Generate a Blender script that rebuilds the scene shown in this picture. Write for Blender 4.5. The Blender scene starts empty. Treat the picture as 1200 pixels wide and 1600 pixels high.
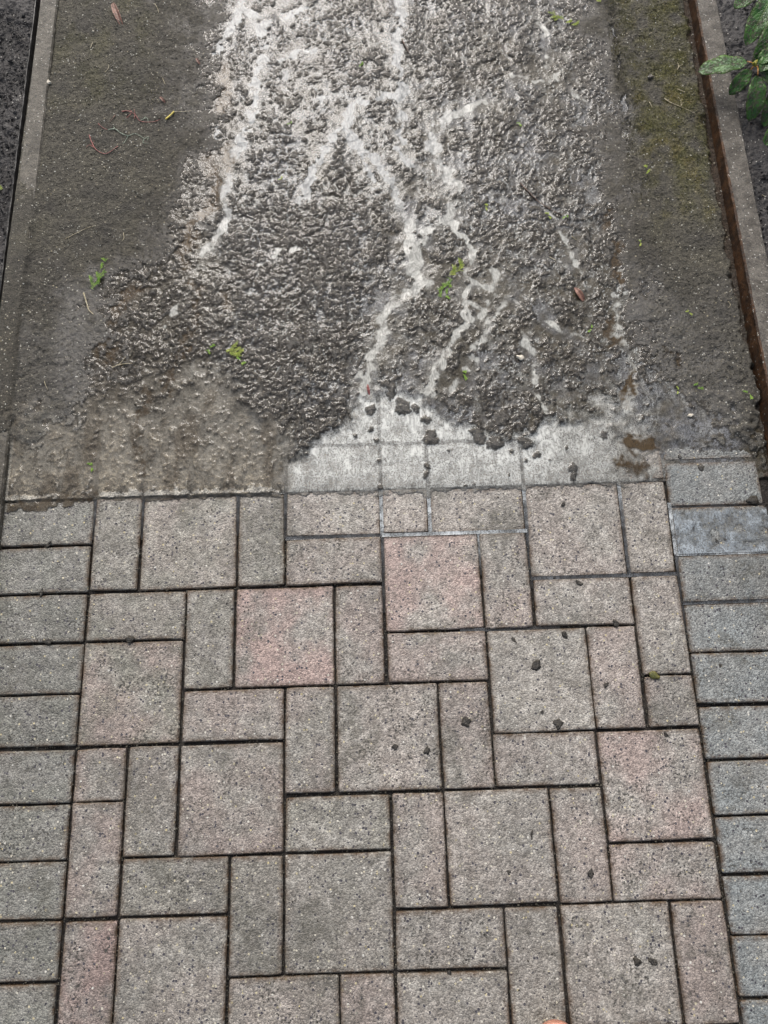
import bpy, math, random
import numpy as np
from mathutils import Matrix, Vector, Euler

random.seed(7)
RS = np.random.RandomState(11)
SC = bpy.context.scene
COL = SC.collection

# ------------------------------------------------------------------ camera
# World frame: X runs along the paver rows, Y away from the viewer, 1 paver unit = 0.1 m,
# origin at the left inner joint of the field, z = 0 is the top of the pavers.
CAM_H, TH, YAW, ROLL, FPX, CX0, CY0 = 1.49941692, 0.27432357, 0.00515985, 0.02692790, 1168.19825, -0.603147383, 0.472386662
cam_d = bpy.data.cameras.new('camera')
cam = bpy.data.objects.new('camera', cam_d)
COL.objects.link(cam)
cam_d.sensor_fit = 'VERTICAL'
cam_d.sensor_height = 36.0
cam_d.lens = FPX / 1600.0 * 36.0
cam_d.clip_start = 0.02
cam_d.clip_end = 200
_c = Matrix.Rotation(-YAW, 4, 'Z') @ Vector((0, 0, 0))
_cp = Vector((-CX0, -CY0, CAM_H))
cam.matrix_world = Matrix.Translation(_cp) @ Matrix.Rotation(-YAW, 4, 'Z') @ Matrix.Rotation(TH, 4, 'X') @ Matrix.Rotation(-ROLL, 4, 'Z')
SC.camera = cam

# ------------------------------------------------------------------ world, sun, exposure
SUN_EL, SUN_AZ = 45.0, -8.0
world = bpy.data.worlds.new('World')
SC.world = world
world.use_nodes = True
wt = world.node_tree
wt.nodes.clear()
w_out = wt.nodes.new('ShaderNodeOutputWorld')
w_bg = wt.nodes.new('ShaderNodeBackground')
w_sky = wt.nodes.new('ShaderNodeTexSky')
w_sky.sky_type = 'NISHITA'
w_sky.sun_disc = False
w_sky.sun_elevation = math.radians(SUN_EL)
w_sky.sun_rotation = math.radians(SUN_AZ)
w_sky.air_density = 1.0
w_sky.dust_density = 6.0
w_sky.ozone_density = 1.0
w_hsv = wt.nodes.new('ShaderNodeHueSaturation')
w_hsv.inputs['Saturation'].default_value = 0.58
wt.links.new(w_sky.outputs[0], w_hsv.inputs['Color'])
wt.links.new(w_hsv.outputs[0], w_bg.inputs['Color'])
w_bg.inputs['Strength'].default_value = 0.15
wt.links.new(w_bg.outputs[0], w_out.inputs['Surface'])
sun_d = bpy.data.lights.new('sun', 'SUN')
sun_d.energy = 0.78
sun_d.angle = math.radians(24)
sun_d.color = (1.0, 0.995, 0.985)
sun = bpy.data.objects.new('sun', sun_d)
COL.objects.link(sun)
sun.rotation_euler = Euler((-math.radians(90 - SUN_EL), 0, -math.radians(SUN_AZ)), 'XYZ')
sun.location = (0, 3, 4)
SC.view_settings.view_transform = 'Standard'
SC.view_settings.look = 'None'
SC.view_settings.gamma = 1.0
SC.view_settings.use_curve_mapping = False
SC.view_settings.exposure = 0.48
SC.render.engine = 'CYCLES'
SC.cycles.max_bounces = 5
SC.cycles.diffuse_bounces = 2
SC.cycles.glossy_bounces = 2
SC.cycles.transmission_bounces = 3
SC.cycles.transparent_max_bounces = 6
SC.cycles.caustics_reflective = False
SC.cycles.caustics_refractive = False
SC.cycles.use_denoising = True
SC.cycles.denoiser = "OPENIMAGEDENOISE"
SC.cycles.denoising_input_passes = 'RGB_ALBEDO_NORMAL'
SC.cycles.denoising_prefilter = 'ACCURATE'
SC.render.filter_size = 1.1


# ------------------------------------------------------------------ helpers
def un(px, py, z=0.0):
    """a point of the photograph -> the point of the place at height z"""
    u, v = px - 600.0, 800.0 - py
    c, s = math.cos(-ROLL), math.sin(-ROLL)
    u, v = u * c - v * s, u * s + v * c
    dx, dy, dz = u, v * math.cos(TH) + FPX * math.sin(TH), v * math.sin(TH) - FPX * math.cos(TH)
    t = (z - CAM_H) / dz
    X, Y = dx * t, dy * t
    c, s = math.cos(-YAW), math.sin(-YAW)
    X, Y = X * c - Y * s, X * s + Y * c
    return (X - CX0, Y - CY0)


def pj(X, Y, Z=0.0):
    """place -> photograph, vectorised; used to read the drawn outlines back"""
    X = X + CX0
    Y = Y + CY0
    c, s = math.cos(YAW), math.sin(YAW)
    X, Y = X * c - Y * s, X * s + Y * c
    Z = Z - CAM_H
    zc = Y * math.sin(TH) - Z * math.cos(TH)
    yc = Y * math.cos(TH) + Z * math.sin(TH)
    u, v = FPX * X / zc, FPX * yc / zc
    c, s = math.cos(ROLL), math.sin(ROLL)
    return 600 + u * c - v * s, 800 - (u * s + v * c)


def tag(o, label=None, cat=None, group=None, kind=None):
    if label: o['label'] = label
    if cat: o['category'] = cat
    if group: o['group'] = group
    if kind: o['kind'] = kind
    return o


def link(name, mesh, mat=None, parent=None, loc=None, rot=None):
    o = bpy.data.objects.new(name, mesh)
    COL.objects.link(o)
    if mat is not None and not (mesh and len(mesh.materials)):
        mesh.materials.append(mat)
    if parent is not None: o.parent = parent
    if loc is not None: o.location = loc
    if rot is not None: o.rotation_euler = rot
    return o


def pymesh(name, verts, faces, smooth=False):
    m = bpy.data.meshes.new(name)
    m.from_pydata(verts, [], faces)
    if smooth: m.polygons.foreach_set('use_smooth', [True] * len(m.polygons))
    m.update()
    return m


def npmesh(name, co, quads, smooth=True):
    m = bpy.data.meshes.new(name)
    k = quads.shape[1]
    m.vertices.add(len(co)); m.vertices.foreach_set('co', co.astype(np.float32).ravel())
    m.loops.add(quads.size); m.loops.foreach_set('vertex_index', quads.astype(np.int32).ravel())
    m.polygons.add(len(quads)); m.polygons.foreach_set('loop_start', np.arange(0, quads.size, k, dtype=np.int32))
    m.update(calc_edges=True)
    if smooth: m.polygons.foreach_set('use_smooth', np.ones(len(quads), dtype=bool))
    return m


def vcol(m, name, rgba):
    a = m.color_attributes.new(name, 'FLOAT_COLOR', 'POINT')
    a.data.foreach_set('color', rgba.astype(np.float32).ravel())


def sstep(a, b, x):
    t = np.clip((x - a) / (b - a), 0, 1)
    return t * t * (3 - 2 * t)


def vnoise(X, Y, s, seed):
    r = np.random.RandomState(seed)
    tab = r.rand(256, 256).astype(np.float32)
    x = X * s + 1000.3; y = Y * s + 1000.7
    ix = np.floor(x).astype(np.int64); iy = np.floor(y).astype(np.int64)
    fx = (x - ix); fy = (y - iy)
    fx = fx * fx * (3 - 2 * fx); fy = fy * fy * (3 - 2 * fy)
    a = tab[iy & 255, ix & 255]; b = tab[iy & 255, (ix + 1) & 255]
    c = tab[(iy + 1) & 255, ix & 255]; d = tab[(iy + 1) & 255, (ix + 1) & 255]
    return ((a * (1 - fx) + b * fx) * (1 - fy) + (c * (1 - fx) + d * fx) * fy) * 2 - 1


def fbm(X, Y, s, o, seed, g=0.5):
    t = 0; a = 1.0; n = 0
    for k in range(o):
        t = t + a * vnoise(X * math.cos(k) - Y * math.sin(k), X * math.sin(k) + Y * math.cos(k), s * 2 ** k, seed + k * 17)
        n += a; a *= g
    return t / n * 1.5


def worley(X, Y, s, seed):
    r = np.random.RandomState(seed)
    tx = r.rand(256, 256).astype(np.float32); ty = r.rand(256, 256).astype(np.float32); tr = r.rand(256, 256).astype(np.float32)
    x = X * s + 1000.3; y = Y * s + 1000.7
    ix = np.floor(x).astype(np.int64); iy = np.floor(y).astype(np.int64)
    f1 = np.full(x.shape, 9.0); f2 = np.full(x.shape, 9.0); rr = np.zeros(x.shape)
    for dy in (-1, 0, 1):
        for dx in (-1, 0, 1):
            jx, jy = (ix + dx) & 255, (iy + dy) & 255
            d = np.hypot(ix + dx + tx[jy, jx] - x, iy + dy + ty[jy, jx] - y)
            n = d < f1
            f2 = np.where(n, f1, np.minimum(f2, d))
            rr = np.where(n, tr[jy, jx], rr)
            f1 = np.where(n, d, f1)
    return f1, f2, rr


def blur(A, r):
    r = max(1, int(round(r)))
    for _ in range(3):
        for ax in (0, 1):
            P = np.pad(A, [(r + 1, r) if a == ax else (0, 0) for a in (0, 1)], mode='edge')
            Cm = np.cumsum(P, axis=ax, dtype=np.float64)
            if ax == 0: A = (Cm[2 * r + 1:] - Cm[:-2 * r - 1]) / (2 * r + 1)
            else: A = (Cm[:, 2 * r + 1:] - Cm[:, :-2 * r - 1]) / (2 * r + 1)
    return A


def grid_quads(nx, ny, keep=None):
    i = np.arange(ny - 1)[:, None] * nx + np.arange(nx - 1)[None, :]
    q = np.stack([i, i + 1, i + nx + 1, i + nx], axis=-1)
    if keep is not None: q = q[keep]
    return q.reshape(-1, 4)


def compact(co, quads, *attrs):
    used = np.unique(quads)
    mp = np.full(len(co), -1, dtype=np.int64); mp[used] = np.arange(len(used))
    return (co[used], mp[quads]) + tuple(a[used] for a in attrs)


# ------------------------------------------------------------------ material helpers
class NT:
    def __init__(self, name):
        self.m = bpy.data.materials.new(name)
        self.m.use_nodes = True
        self.t = self.m.node_tree
        self.t.nodes.clear()
        self.out = self.n('ShaderNodeOutputMaterial')
    def n(self, typ, **kw):
        nd = self.t.nodes.new(typ)
        for k, v in kw.items(): setattr(nd, k, v)
        return nd
    def set(self, sock, v):
        if hasattr(v, 'is_output') or isinstance(v, bpy.types.NodeSocket): self.t.links.new(v, sock)
        else:
            if isinstance(v, tuple) and len(v) == 3 and sock.type == 'RGBA': v = v + (1,)
            sock.default_value = v
    def pos(self): return self.n('ShaderNodeNewGeometry').outputs['Position']
    def attr(self, name):
        return self.n('ShaderNodeAttribute', attribute_name=name)
    def noise(self, vec, scale, detail=3, rough=0.55, dist=0.0):
        nd = self.n('ShaderNodeTexNoise')
        self.set(nd.inputs['Vector'], vec); nd.inputs['Scale'].default_value = scale
        nd.inputs['Detail'].default_value = detail; nd.inputs['Roughness'].default_value = rough
        nd.inputs['Distortion'].default_value = dist
        return nd.outputs['Fac']
    def voro(self, vec, scale, feature='F1'):
        nd = self.n('ShaderNodeTexVoronoi', feature=feature)
        self.set(nd.inputs['Vector'], vec); nd.inputs['Scale'].default_value = scale
        return nd
    def ramp(self, v, a, b, lo=0.0, hi=1.0):
        nd = self.n('ShaderNodeMapRange', interpolation_type='SMOOTHSTEP')
        self.set(nd.inputs['Value'], v)
        nd.inputs['From Min'].default_value = a; nd.inputs['From Max'].default_value = b
        nd.inputs['To Min'].default_value = lo; nd.inputs['To Max'].default_value = hi
        return nd.outputs[0]
    def math(self, op, a, b=0.0):
        nd = self.n('ShaderNodeMath', operation=op)
        self.set(nd.inputs[0], a); self.set(nd.inputs[1], b)
        return nd.outputs[0]
    def mix(self, f, a, b, blend='MIX'):
        nd = self.n('ShaderNodeMix', data_type='RGBA', blend_type=blend)
        self.set(nd.inputs['Factor'], f); self.set(nd.inputs['A'], a); self.set(nd.inputs['B'], b)
        return nd.outputs['Result']
    def sep(self, c):
        nd = self.n('ShaderNodeSeparateColor'); self.set(nd.inputs[0], c)
        return nd.outputs
    def bump(self, h, dist, strength=1.0, normal=None):
        nd = self.n('ShaderNodeBump')
        self.set(nd.inputs['Height'], h); nd.inputs['Distance'].default_value = dist
        nd.inputs['Strength'].default_value = strength
        if normal is not None: self.set(nd.inputs['Normal'], normal)
        return nd.outputs[0]
    def bsdf(self, color, rough, normal=None, spec=0.5, coat=0.0, coat_rough=0.1, alpha=None, ior=1.45, trans=None, sss=None):
        b = self.n('ShaderNodeBsdfPrincipled')
        self.set(b.inputs['Base Color'], color); self.set(b.inputs['Roughness'], rough)
        self.set(b.inputs['Specular IOR Level'], spec)
        b.inputs['IOR'].default_value = ior
        self.set(b.inputs['Coat Weight'], coat); self.set(b.inputs['Coat Roughness'], coat_rough)
        if normal is not None: self.set(b.inputs['Normal'], normal)
        self.t.links.new(b.outputs[0], self.out.inputs['Surface'])
        return b


def mat_paver():
    k = NT('wet_concrete_paver')
    P = k.pos()
    info = k.n('ShaderNodeObjectInfo')
    s = k.sep(info.outputs['Color'])
    pink, green, bright = s[0], s[1], s[2]
    blue = info.outputs['Alpha']
    big = k.noise(P, 9.0, 3)
    mid = k.noise(P, 45.0, 4, 0.65)
    fine = k.noise(P, 420.0, 3, 0.7)
    v1 = k.voro(P, 330.0)
    g = k.sep(v1.outputs['Color'])
    # cement body, then a pink pigment that is blotchy inside one stone
    col = k.mix(k.ramp(mid, 0.3, 0.7), (0.196, 0.182, 0.158), (0.280, 0.266, 0.238))
    pk = k.math('MULTIPLY', pink, k.ramp(big, 0.34, 0.62, 0.10, 1.25))
    pk = k.n('ShaderNodeClamp').inputs[0].node if False else pk
    col = k.mix(pk, col, (0.285, 0.215, 0.190))
    gn = k.math('MULTIPLY', green, k.ramp(k.noise(P, 14.0, 3), 0.35, 0.65, 0.3, 1.2))
    col = k.mix(gn, col, (0.152, 0.155, 0.118))
    col = k.mix(k.math('MULTIPLY', blue, k.ramp(k.noise(P, 11.0, 3), 0.3, 0.7, 0.6, 1.1)), col, (0.172, 0.184, 0.180))
    # aggregate: every grain its own tone
    tone = k.ramp(g[0], 0.0, 1.0, 0.66, 1.32)
    tone = k.math('MULTIPLY', tone, k.ramp(fine, 0.3, 0.7, 0.68, 1.32))
    tone = k.math('MULTIPLY', tone, k.ramp(mid, 0.25, 0.75, 0.80, 1.16))
    tone = k.math('MULTIPLY', tone, k.ramp(k.noise(P, 5.5, 4, 0.6), 0.3, 0.7, 0.84, 1.10))
    tone = k.math('MULTIPLY', tone, bright)
    col = k.mix(1.0, col, k.n('ShaderNodeCombineColor').outputs[0], 'MULTIPLY') if False else col
    vm = k.n('ShaderNodeVectorMath', operation='SCALE')
    k.set(vm.inputs[0], col); k.set(vm.inputs['Scale'], tone)
    col = vm.outputs[0]
    # pale and yellowish sand grains, dark grains
    v2 = k.voro(P, 210.0)
    g2 = k.sep(v2.outputs['Color'])
    w = k.math('MULTIPLY', k.math('GREATER_THAN', g2[0], 0.955), k.math('LESS_THAN', v2.outputs['Distance'], 0.42))
    col = k.mix(w, col, k.mix(g2[1], (0.50, 0.49, 0.45), (0.40, 0.34, 0.19)))
    d = k.math('MULTIPLY', k.math('LESS_THAN', g2[0], 0.06), k.math('LESS_THAN', v2.outputs['Distance'], 0.5))
    col = k.mix(d, col, (0.045, 0.042, 0.05))
    v3 = k.voro(P, 95.0)
    g3 = k.sep(v3.outputs['Color'])
    d3 = k.math('MULTIPLY', k.math('GREATER_THAN', g3[0], 0.93), k.ramp(k.math('ADD', v3.outputs['Distance'], k.math('MULTIPLY', fine, 0.5)), 0.40, 0.52, 0.8, 0.0))
    col = k.mix(d3, col, (0.060, 0.055, 0.045))
    fl_ = k.math('MULTIPLY', k.ramp(k.noise(P, 105.0, 3, 0.75, 1.0), 0.66, 0.70, 0.0, 0.85), k.ramp(k.noise(P, 8.0, 2), 0.42, 0.60))
    col = k.mix(fl_, col, (0.040, 0.036, 0.028))
    # clusters of open dark pores, seen in the older stones
    rv = info.outputs['Random']
    pores = k.math('MULTIPLY', k.math('MULTIPLY', k.ramp(k.noise(P, 22.0, 3), 0.46, 0.64), k.ramp(rv, 0.1, 0.9, 0.15, 1.35)), k.ramp(k.noise(P, 210.0, 2, 0.6), 0.56, 0.63, 0.0, 0.75))
    col = k.mix(pores, col, (0.055, 0.052, 0.043))
    # rusty brown dirt along the worn arris
    e = k.attr('edge').outputs['Fac']
    en = k.math('MULTIPLY', e, k.ramp(k.noise(P, 38.0, 4, 0.7), 0.36, 0.62, 0.15, 1.0))
    col = k.mix(en, col, (0.085, 0.055, 0.032))
    # geometry relief
    h = k.math('ADD', k.math('MULTIPLY', fine, 0.55), k.math('MULTIPLY', v1.outputs['Distance'], -0.5))
    h = k.math('ADD', h, k.math('MULTIPLY', k.noise(P, 150.0, 2), 0.7))
    h = k.math('SUBTRACT', h, k.math('MULTIPLY', pores, 0.8))
    nrm = k.bump(h, 0.0022, 1.0)
    stain = k.math('MULTIPLY', k.ramp(k.noise(P, 7.5, 5, 0.68, 0.8), 0.54, 0.66), k.ramp(k.noise(P, 120.0, 3, 0.7), 0.35, 0.6, 0.15, 0.60))
    col = k.mix(stain, col, (0.075, 0.070, 0.054))
    rough = k.ramp(k.noise(P, 60.0, 3), 0.3, 0.7, 0.26, 0.54)
    k.bsdf(col, rough, nrm, spec=0.5)
    return k.m


def mat_mud():
    k = NT('wet_mud')
    P = k.pos()
    a = k.attr('tint')
    prm = k.sep(k.attr('param').outputs['Color'])   # gloss, sand grains, relief
    fine = k.noise(P, 520.0, 3, 0.7)
    mid = k.noise(P, 130.0, 3, 0.65)
    tone = k.math('MULTIPLY', k.ramp(fine, 0.28, 0.72, 0.45, 1.55), k.ramp(mid, 0.3, 0.7, 0.7, 1.3))
    vm = k.n('ShaderNodeVectorMath', operation='SCALE')
    k.set(vm.inputs[0], a.outputs['Color']); k.set(vm.inputs['Scale'], tone)
    v = k.voro(P, 270.0); g = k.sep(v.outputs['Color'])
    w = k.math('MULTIPLY', k.math('GREATER_THAN', g[0], 0.885), k.math('LESS_THAN', v.outputs['Distance'], k.math('MULTIPLY', g[2], 0.55)))
    w = k.math('MULTIPLY', w, prm[1])
    col = k.mix(w, vm.outputs[0], k.mix(g[1], (0.42, 0.42, 0.38), (0.22, 0.19, 0.12)))
    v2 = k.voro(P, 240.0)
    h = k.math('ADD', k.math('MULTIPLY', fine, 0.8), k.math('MULTIPLY', v2.outputs['Distance'], -0.6))
    h = k.math('ADD', h, mid)
    nrm = k.bump(h, 0.0030, 0.9)
    rough = k.ramp(prm[0], 0.0, 1.0, 0.75, 0.42)
    k.bsdf(col, rough, nrm, spec=0.35, coat=k.ramp(prm[0], 0.4, 1.0, 0.0, 1.0), coat_rough=0.06).inputs['Coat Normal'].default_value
    bs = [n_ for n_ in k.t.nodes if n_.type == 'BSDF_PRINCIPLED'][0]
    k.set(bs.inputs['Coat Normal'], k.bump(k.math('ADD', mid, k.math('MULTIPLY', fine, 0.45)), 0.0036, 1.0))
    return k.m


def mat_water():
    k = NT('silty_water')
    P = k.pos()
    a = k.attr('silt')
    # marbled silt: long curls dragged along by the flow
    mp = k.n('ShaderNodeMapping'); k.set(mp.inputs['Vector'], P); mp.inputs['Scale'].default_value = (1.0, 0.45, 1.0)
    swirl = k.noise(mp.outputs[0], 55.0, 3, 0.6, 2.2)
    rid = k.ramp(k.math('ABSOLUTE', k.math('SUBTRACT', swirl, 0.5)), 0.0, 0.10, 1.32, 0.86)
    vm = k.n('ShaderNodeVectorMath', operation='SCALE')
    k.set(vm.inputs[0], a.outputs['Color']); k.set(vm.inputs['Scale'], rid)
    body = k.n('ShaderNodeBsdfDiffuse'); k.set(body.inputs['Color'], vm.outputs[0])
    clear = k.n('ShaderNodeBsdfTransparent'); k.set(clear.inputs['Color'], (0.94, 0.91, 0.86))
    m1 = k.n('ShaderNodeMixShader')
    op = k.math('MULTIPLY', a.outputs['Alpha'], k.ramp(swirl, 0.3, 0.7, 1.08, 0.90))
    op = k.math('MULTIPLY', op, k.math('MAXIMUM', k.ramp(k.noise(P, 330.0, 2, 0.6), 0.38, 0.52, 0.45, 1.05), k.ramp(a.outputs['Alpha'], 0.86, 0.96, 0.0, 1.0))); k.set(m1.inputs[0], op); k.set(m1.inputs[1], clear.outputs[0]); k.set(m1.inputs[2], body.outputs[0])
    nrm = k.bump(k.noise(P, 85.0, 2, 0.5, 0.6), 0.0011, 0.8)
    gl = k.n('ShaderNodeBsdfGlossy'); gl.inputs['Roughness'].default_value = 0.07; k.set(gl.inputs['Normal'], nrm)
    fr = k.n('ShaderNodeFresnel'); fr.inputs['IOR'].default_value = 1.34; k.set(fr.inputs['Normal'], nrm)
    m2 = k.n('ShaderNodeMixShader')
    k.set(m2.inputs[0], fr.outputs[0]); k.set(m2.inputs[1], m1.outputs[0]); k.set(m2.inputs[2], gl.outputs[0])
    k.t.links.new(m2.outputs[0], k.out.inputs['Surface'])
    return k.m


def mat_simple(name, c1, c2, scale, rough=0.6, bumpd=0.002, bscale=300.0, speck=0.0, contrast=(0.35, 0.65), spec=0.5):
    k = NT(name)
    P = k.pos()
    col = k.mix(k.ramp(k.noise(P, scale, 4, 0.65), *contrast), c1, c2)
    fine = k.noise(P, bscale, 3, 0.7)
    vm = k.n('ShaderNodeVectorMath', operation='SCALE')
    k.set(vm.inputs[0], col); k.set(vm.inputs['Scale'], k.ramp(fine, 0.28, 0.72, 0.55, 1.45))
    col = vm.outputs[0]
    if speck:
        v = k.voro(P, 260.0); g = k.sep(v.outputs['Color'])
        w = k.math('MULTIPLY', k.math('GREATER_THAN', g[0], 1 - speck), k.math('LESS_THAN', v.outputs['Distance'], 0.4))
        col = k.mix(w, col, (0.38, 0.37, 0.33))
        w = k.math('MULTIPLY', k.math('LESS_THAN', g[0], speck), k.math('LESS_THAN', v.outputs['Distance'], 0.5))
        col = k.mix(w, col, (0.03, 0.028, 0.025))
    h = k.math('ADD', fine, k.math('MULTIPLY', k.noise(P, bscale * 0.35, 2), 1.0))
    k.bsdf(col, rough, k.bump(h, bumpd, 1.0), spec=spec)
    return k.m


def mat_soil():
    return mat_simple('dark_garden_soil', (0.013, 0.011, 0.011), (0.036, 0.033, 0.032), 60, 0.42, 0.0045, 210.0, 0.03)


def mat_leaf():
    k = NT('wet_muddy_leaf')
    tc = k.n('ShaderNodeTexCoord')
    uv = tc.outputs['UV']
    P = k.pos()
    s = k.n('ShaderNodeSeparateXYZ'); k.set(s.inputs[0], uv)
    u = s.outputs[0]; v = s.outputs[1]
    vv = k.math('ABSOLUTE', k.math('SUBTRACT', v, 0.5))
    # side veins run forward from the midrib
    ph = k.math('SUBTRACT', k.math('MULTIPLY', u, 52.0), k.math('MULTIPLY', vv, 34.0))
    vein = k.ramp(k.math('SINE', ph), 0.82, 1.0)
    rib = k.ramp(vv, 0.010, 0.035, 1.0, 0.0)
    col = k.mix(k.ramp(k.noise(P, 45.0, 3), 0.35, 0.65), (0.016, 0.058, 0.010), (0.040, 0.120, 0.020))
    col = k.mix(k.ramp(vv, 0.30, 0.5, 0.0, 0.55), col, (0.085, 0.16, 0.02))
    col = k.mix(k.math('MULTIPLY', vein, 0.30), col, (0.10, 0.18, 0.06))
    col = k.mix(k.math('MULTIPLY', rib, 0.55), col, (0.16, 0.22, 0.08))
    dirt = k.math('MULTIPLY', k.ramp(k.noise(P, 150.0, 5, 0.72), 0.49, 0.55), k.ramp(k.noise(P, 40.0, 3), 0.38, 0.52))
    col = k.mix(k.math('MULTIPLY', dirt, 0.85), col, (0.062, 0.048, 0.036))
    h = k.math('ADD', k.math('MULTIPLY', vein, -0.5), k.math('ADD', k.math('MULTIPLY', rib, -1.2), k.math('MULTIPLY', k.noise(P, 160.0, 3), 1.2)))
    h = k.math('ADD', h, k.math('MULTIPLY', dirt, 0.6))
    k.bsdf(col, k.ramp(dirt, 0, 1, 0.20, 0.5), k.bump(h, 0.0022, 0.9), spec=0.38)
    return k.m


M_PAVER = mat_paver()
M_MUD = mat_mud()
M_WATER = mat_water()
M_SOIL = mat_soil()
M_LEAF = mat_leaf()
M_JOINT = mat_simple('joint_sand', (0.010, 0.008, 0.007), (0.034, 0.029, 0.024), 50, 0.7, 0.004, 260.0)
M_CURB = mat_simple('kerb_concrete', (0.040, 0.033, 0.024), (0.110, 0.098, 0.080), 34, 0.5, 0.0022, 330.0, 0.06)
M_CURB_RUST = mat_simple('rust_stained_concrete', (0.022, 0.013, 0.008), (0.095, 0.045, 0.019), 26, 0.42, 0.0025, 240.0, 0.03)
M_EDGE = mat_simple('mossy_edging_concrete', (0.045, 0.039, 0.028), (0.105, 0.094, 0.074), 34, 0.5, 0.0022, 330.0, 0.06)
M_STRIP = mat_simple('old_plastic_strip', (0.035, 0.034, 0.032), (0.095, 0.092, 0.088), 60, 0.4, 0.001, 300.0)
M_CLOD = mat_simple('wet_mud_clod', (0.014, 0.012, 0.009), (0.042, 0.036, 0.027), 120, 0.28, 0.0022, 420.0)
M_GRIT = mat_simple('soil_crumb', (0.035, 0.031, 0.022), (0.115, 0.105, 0.080), 300, 0.4, 0.0012, 500.0)
M_MOSS = mat_simple('moss_green', (0.060, 0.066, 0.016), (0.155, 0.135, 0.030), 40, 0.5, 0.001, 500.0)
M_SPRIG = mat_simple('fresh_green_needles', (0.13, 0.27, 0.035), (0.33, 0.50, 0.08), 130, 0.35, 0.0006, 600.0)
M_SPRIG_Y = mat_simple('yellow_green_needles', (0.24, 0.33, 0.05), (0.50, 0.56, 0.12), 130, 0.35, 0.0006, 600.0)
M_STRAW = mat_simple('pale_straw', (0.26, 0.22, 0.13), (0.52, 0.46, 0.32), 160, 0.45, 0.0006, 600.0)
M_REDTWIG = mat_simple('red_bark', (0.13, 0.030, 0.028), (0.36, 0.13, 0.11), 160, 0.4, 0.0006, 500.0)
M_BROWN = mat_simple('dark_bark', (0.030, 0.016, 0.010), (0.13, 0.075, 0.048), 160, 0.35, 0.001, 500.0)
M_YELLOW = mat_simple('yellow_bark', (0.55, 0.42, 0.05), (0.68, 0.58, 0.16), 200, 0.4, 0.0004, 600.0)
M_LICHEN = mat_simple('pale_lichen', (0.16, 0.20, 0.15), (0.40, 0.46, 0.36), 220, 0.7, 0.001, 500.0)
M_DRYLEAF = mat_simple('brown_dead_leaf', (0.070, 0.028, 0.018), (0.26, 0.135, 0.095), 120, 0.3, 0.001, 400.0)
M_TERRA = mat_simple('terracotta', (0.34, 0.155, 0.105), (0.50, 0.26, 0.19), 60, 0.6, 0.0008, 400.0)
M_WHITEGRIT = mat_simple('pale_grit', (0.50, 0.53, 0.47), (0.78, 0.80, 0.74), 200, 0.55, 0.001, 400.0)
M_STONE = mat_simple('pale_pebble', (0.42, 0.38, 0.30), (0.66, 0.61, 0.50), 180, 0.4, 0.0006, 400.0)

# ------------------------------------------------------------------ ground far around
g_verts = []
N = 24
gm = pymesh('ground', [(x, y, -0.14 + 0.012 * math.sin(x * 1.7) * math.cos(y * 1.3)) for y in np.linspace(-30, 30, N) for x in np.linspace(-30, 30, N)],
            [(j * N + i, j * N + i + 1, (j + 1) * N + i + 1, (j + 1) * N + i) for j in range(N - 1) for i in range(N - 1)], True)
tag(link('ground', gm, M_SOIL), kind='structure')

# ------------------------------------------------------------------ the paving
bed = bpy.data.meshes.new('paving')
bv, bf = [], []
NX, NY = 60, 60
for j in range(NY + 1):
    for i in range(NX + 1):
        bv.append((-0.34 + 1.76 * i / NX, 0.34 - 1.66 * j / NY, -0.011 + random.uniform(-0.0022, 0.0022)))
for j in range(NY):
    for i in range(NX):
        a = j * (NX + 1) + i
        bf.append((a, a + NX + 1, a + NX + 2, a + 1))
bed.from_pydata(bv, [], bf); bed.update()
paving = tag(link('paving', bed, M_JOINT), kind='structure')


def paver_mesh(w, h, seed):
    """stone of w x h units: worn outline, rounded corners, chamfered arris; 'edge' marks the dirt band"""
    r = random.Random(seed)
    gap = 0.0046
    W, H = w * 0.1 - gap, h * 0.1 - gap
    pts = []
    R = 0.0035
    segs = [(W / 2 - R, H / 2 - R, 0), (-W / 2 + R, H / 2 - R, 90), (-W / 2 + R, -H / 2 + R, 180), (W / 2 - R, -H / 2 + R, 270)]
    for q in range(4):
        cx, cy, a0 = segs[q]
        rr = R * r.uniform(0.6, 1.3)
        for t in (0, 45, 90):
            a = math.radians(a0 + t)
            pts.append((cx + rr * math.cos(a), cy + rr * math.sin(a)))
        nx_, ny_, na = segs[(q + 1) % 4]
        a = math.radians(a0 + 90)
        p0 = (cx + R * math.cos(a), cy + R * math.sin(a)); p1 = (nx_ + R * math.cos(a), ny_ + R * math.sin(a))
        n = 3 if max(w, h) == 1 else 5
        for t in range(1, n):
            f = t / n
            j = r.uniform(-0.0007, 0.0003)
            pts.append((p0[0] + (p1[0] - p0[0]) * f + j * math.cos(a), p0[1] + (p1[1] - p0[1]) * f + j * math.sin(a)))
    V, F, E = [], [], []
    n = len(pts)
    rings = [(0.0, -0.045, 1.0), (0.0, -0.0028, 1.0), (0.0022, -0.0004, 0.75), (0.0105, 0.0, 0.0)]
    for ins, z, e in rings:
        for (x, y) in pts:
            sx = (W / 2 - ins) / (W / 2); sy = (H / 2 - ins) / (H / 2)
            V.append((x * sx, y * sy, z + (r.uniform(-0.0002, 0.0002) if z > -0.01 else 0)))
            E.append(e)
    for k in range(len(rings) - 1):
        for i in range(n):
            j = (i + 1) % n
            F.append((k * n + i, k * n + j, (k + 1) * n + j, (k + 1) * n + i))
    F.append(tuple((len(rings) - 1) * n + i for i in range(n)))
    m = pymesh('paver', V, F)
    at = m.attributes.new('edge', 'FLOAT', 'POINT'); at.data.foreach_set('value', E)
    m.materials.append(M_PAVER)
    return m


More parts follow.
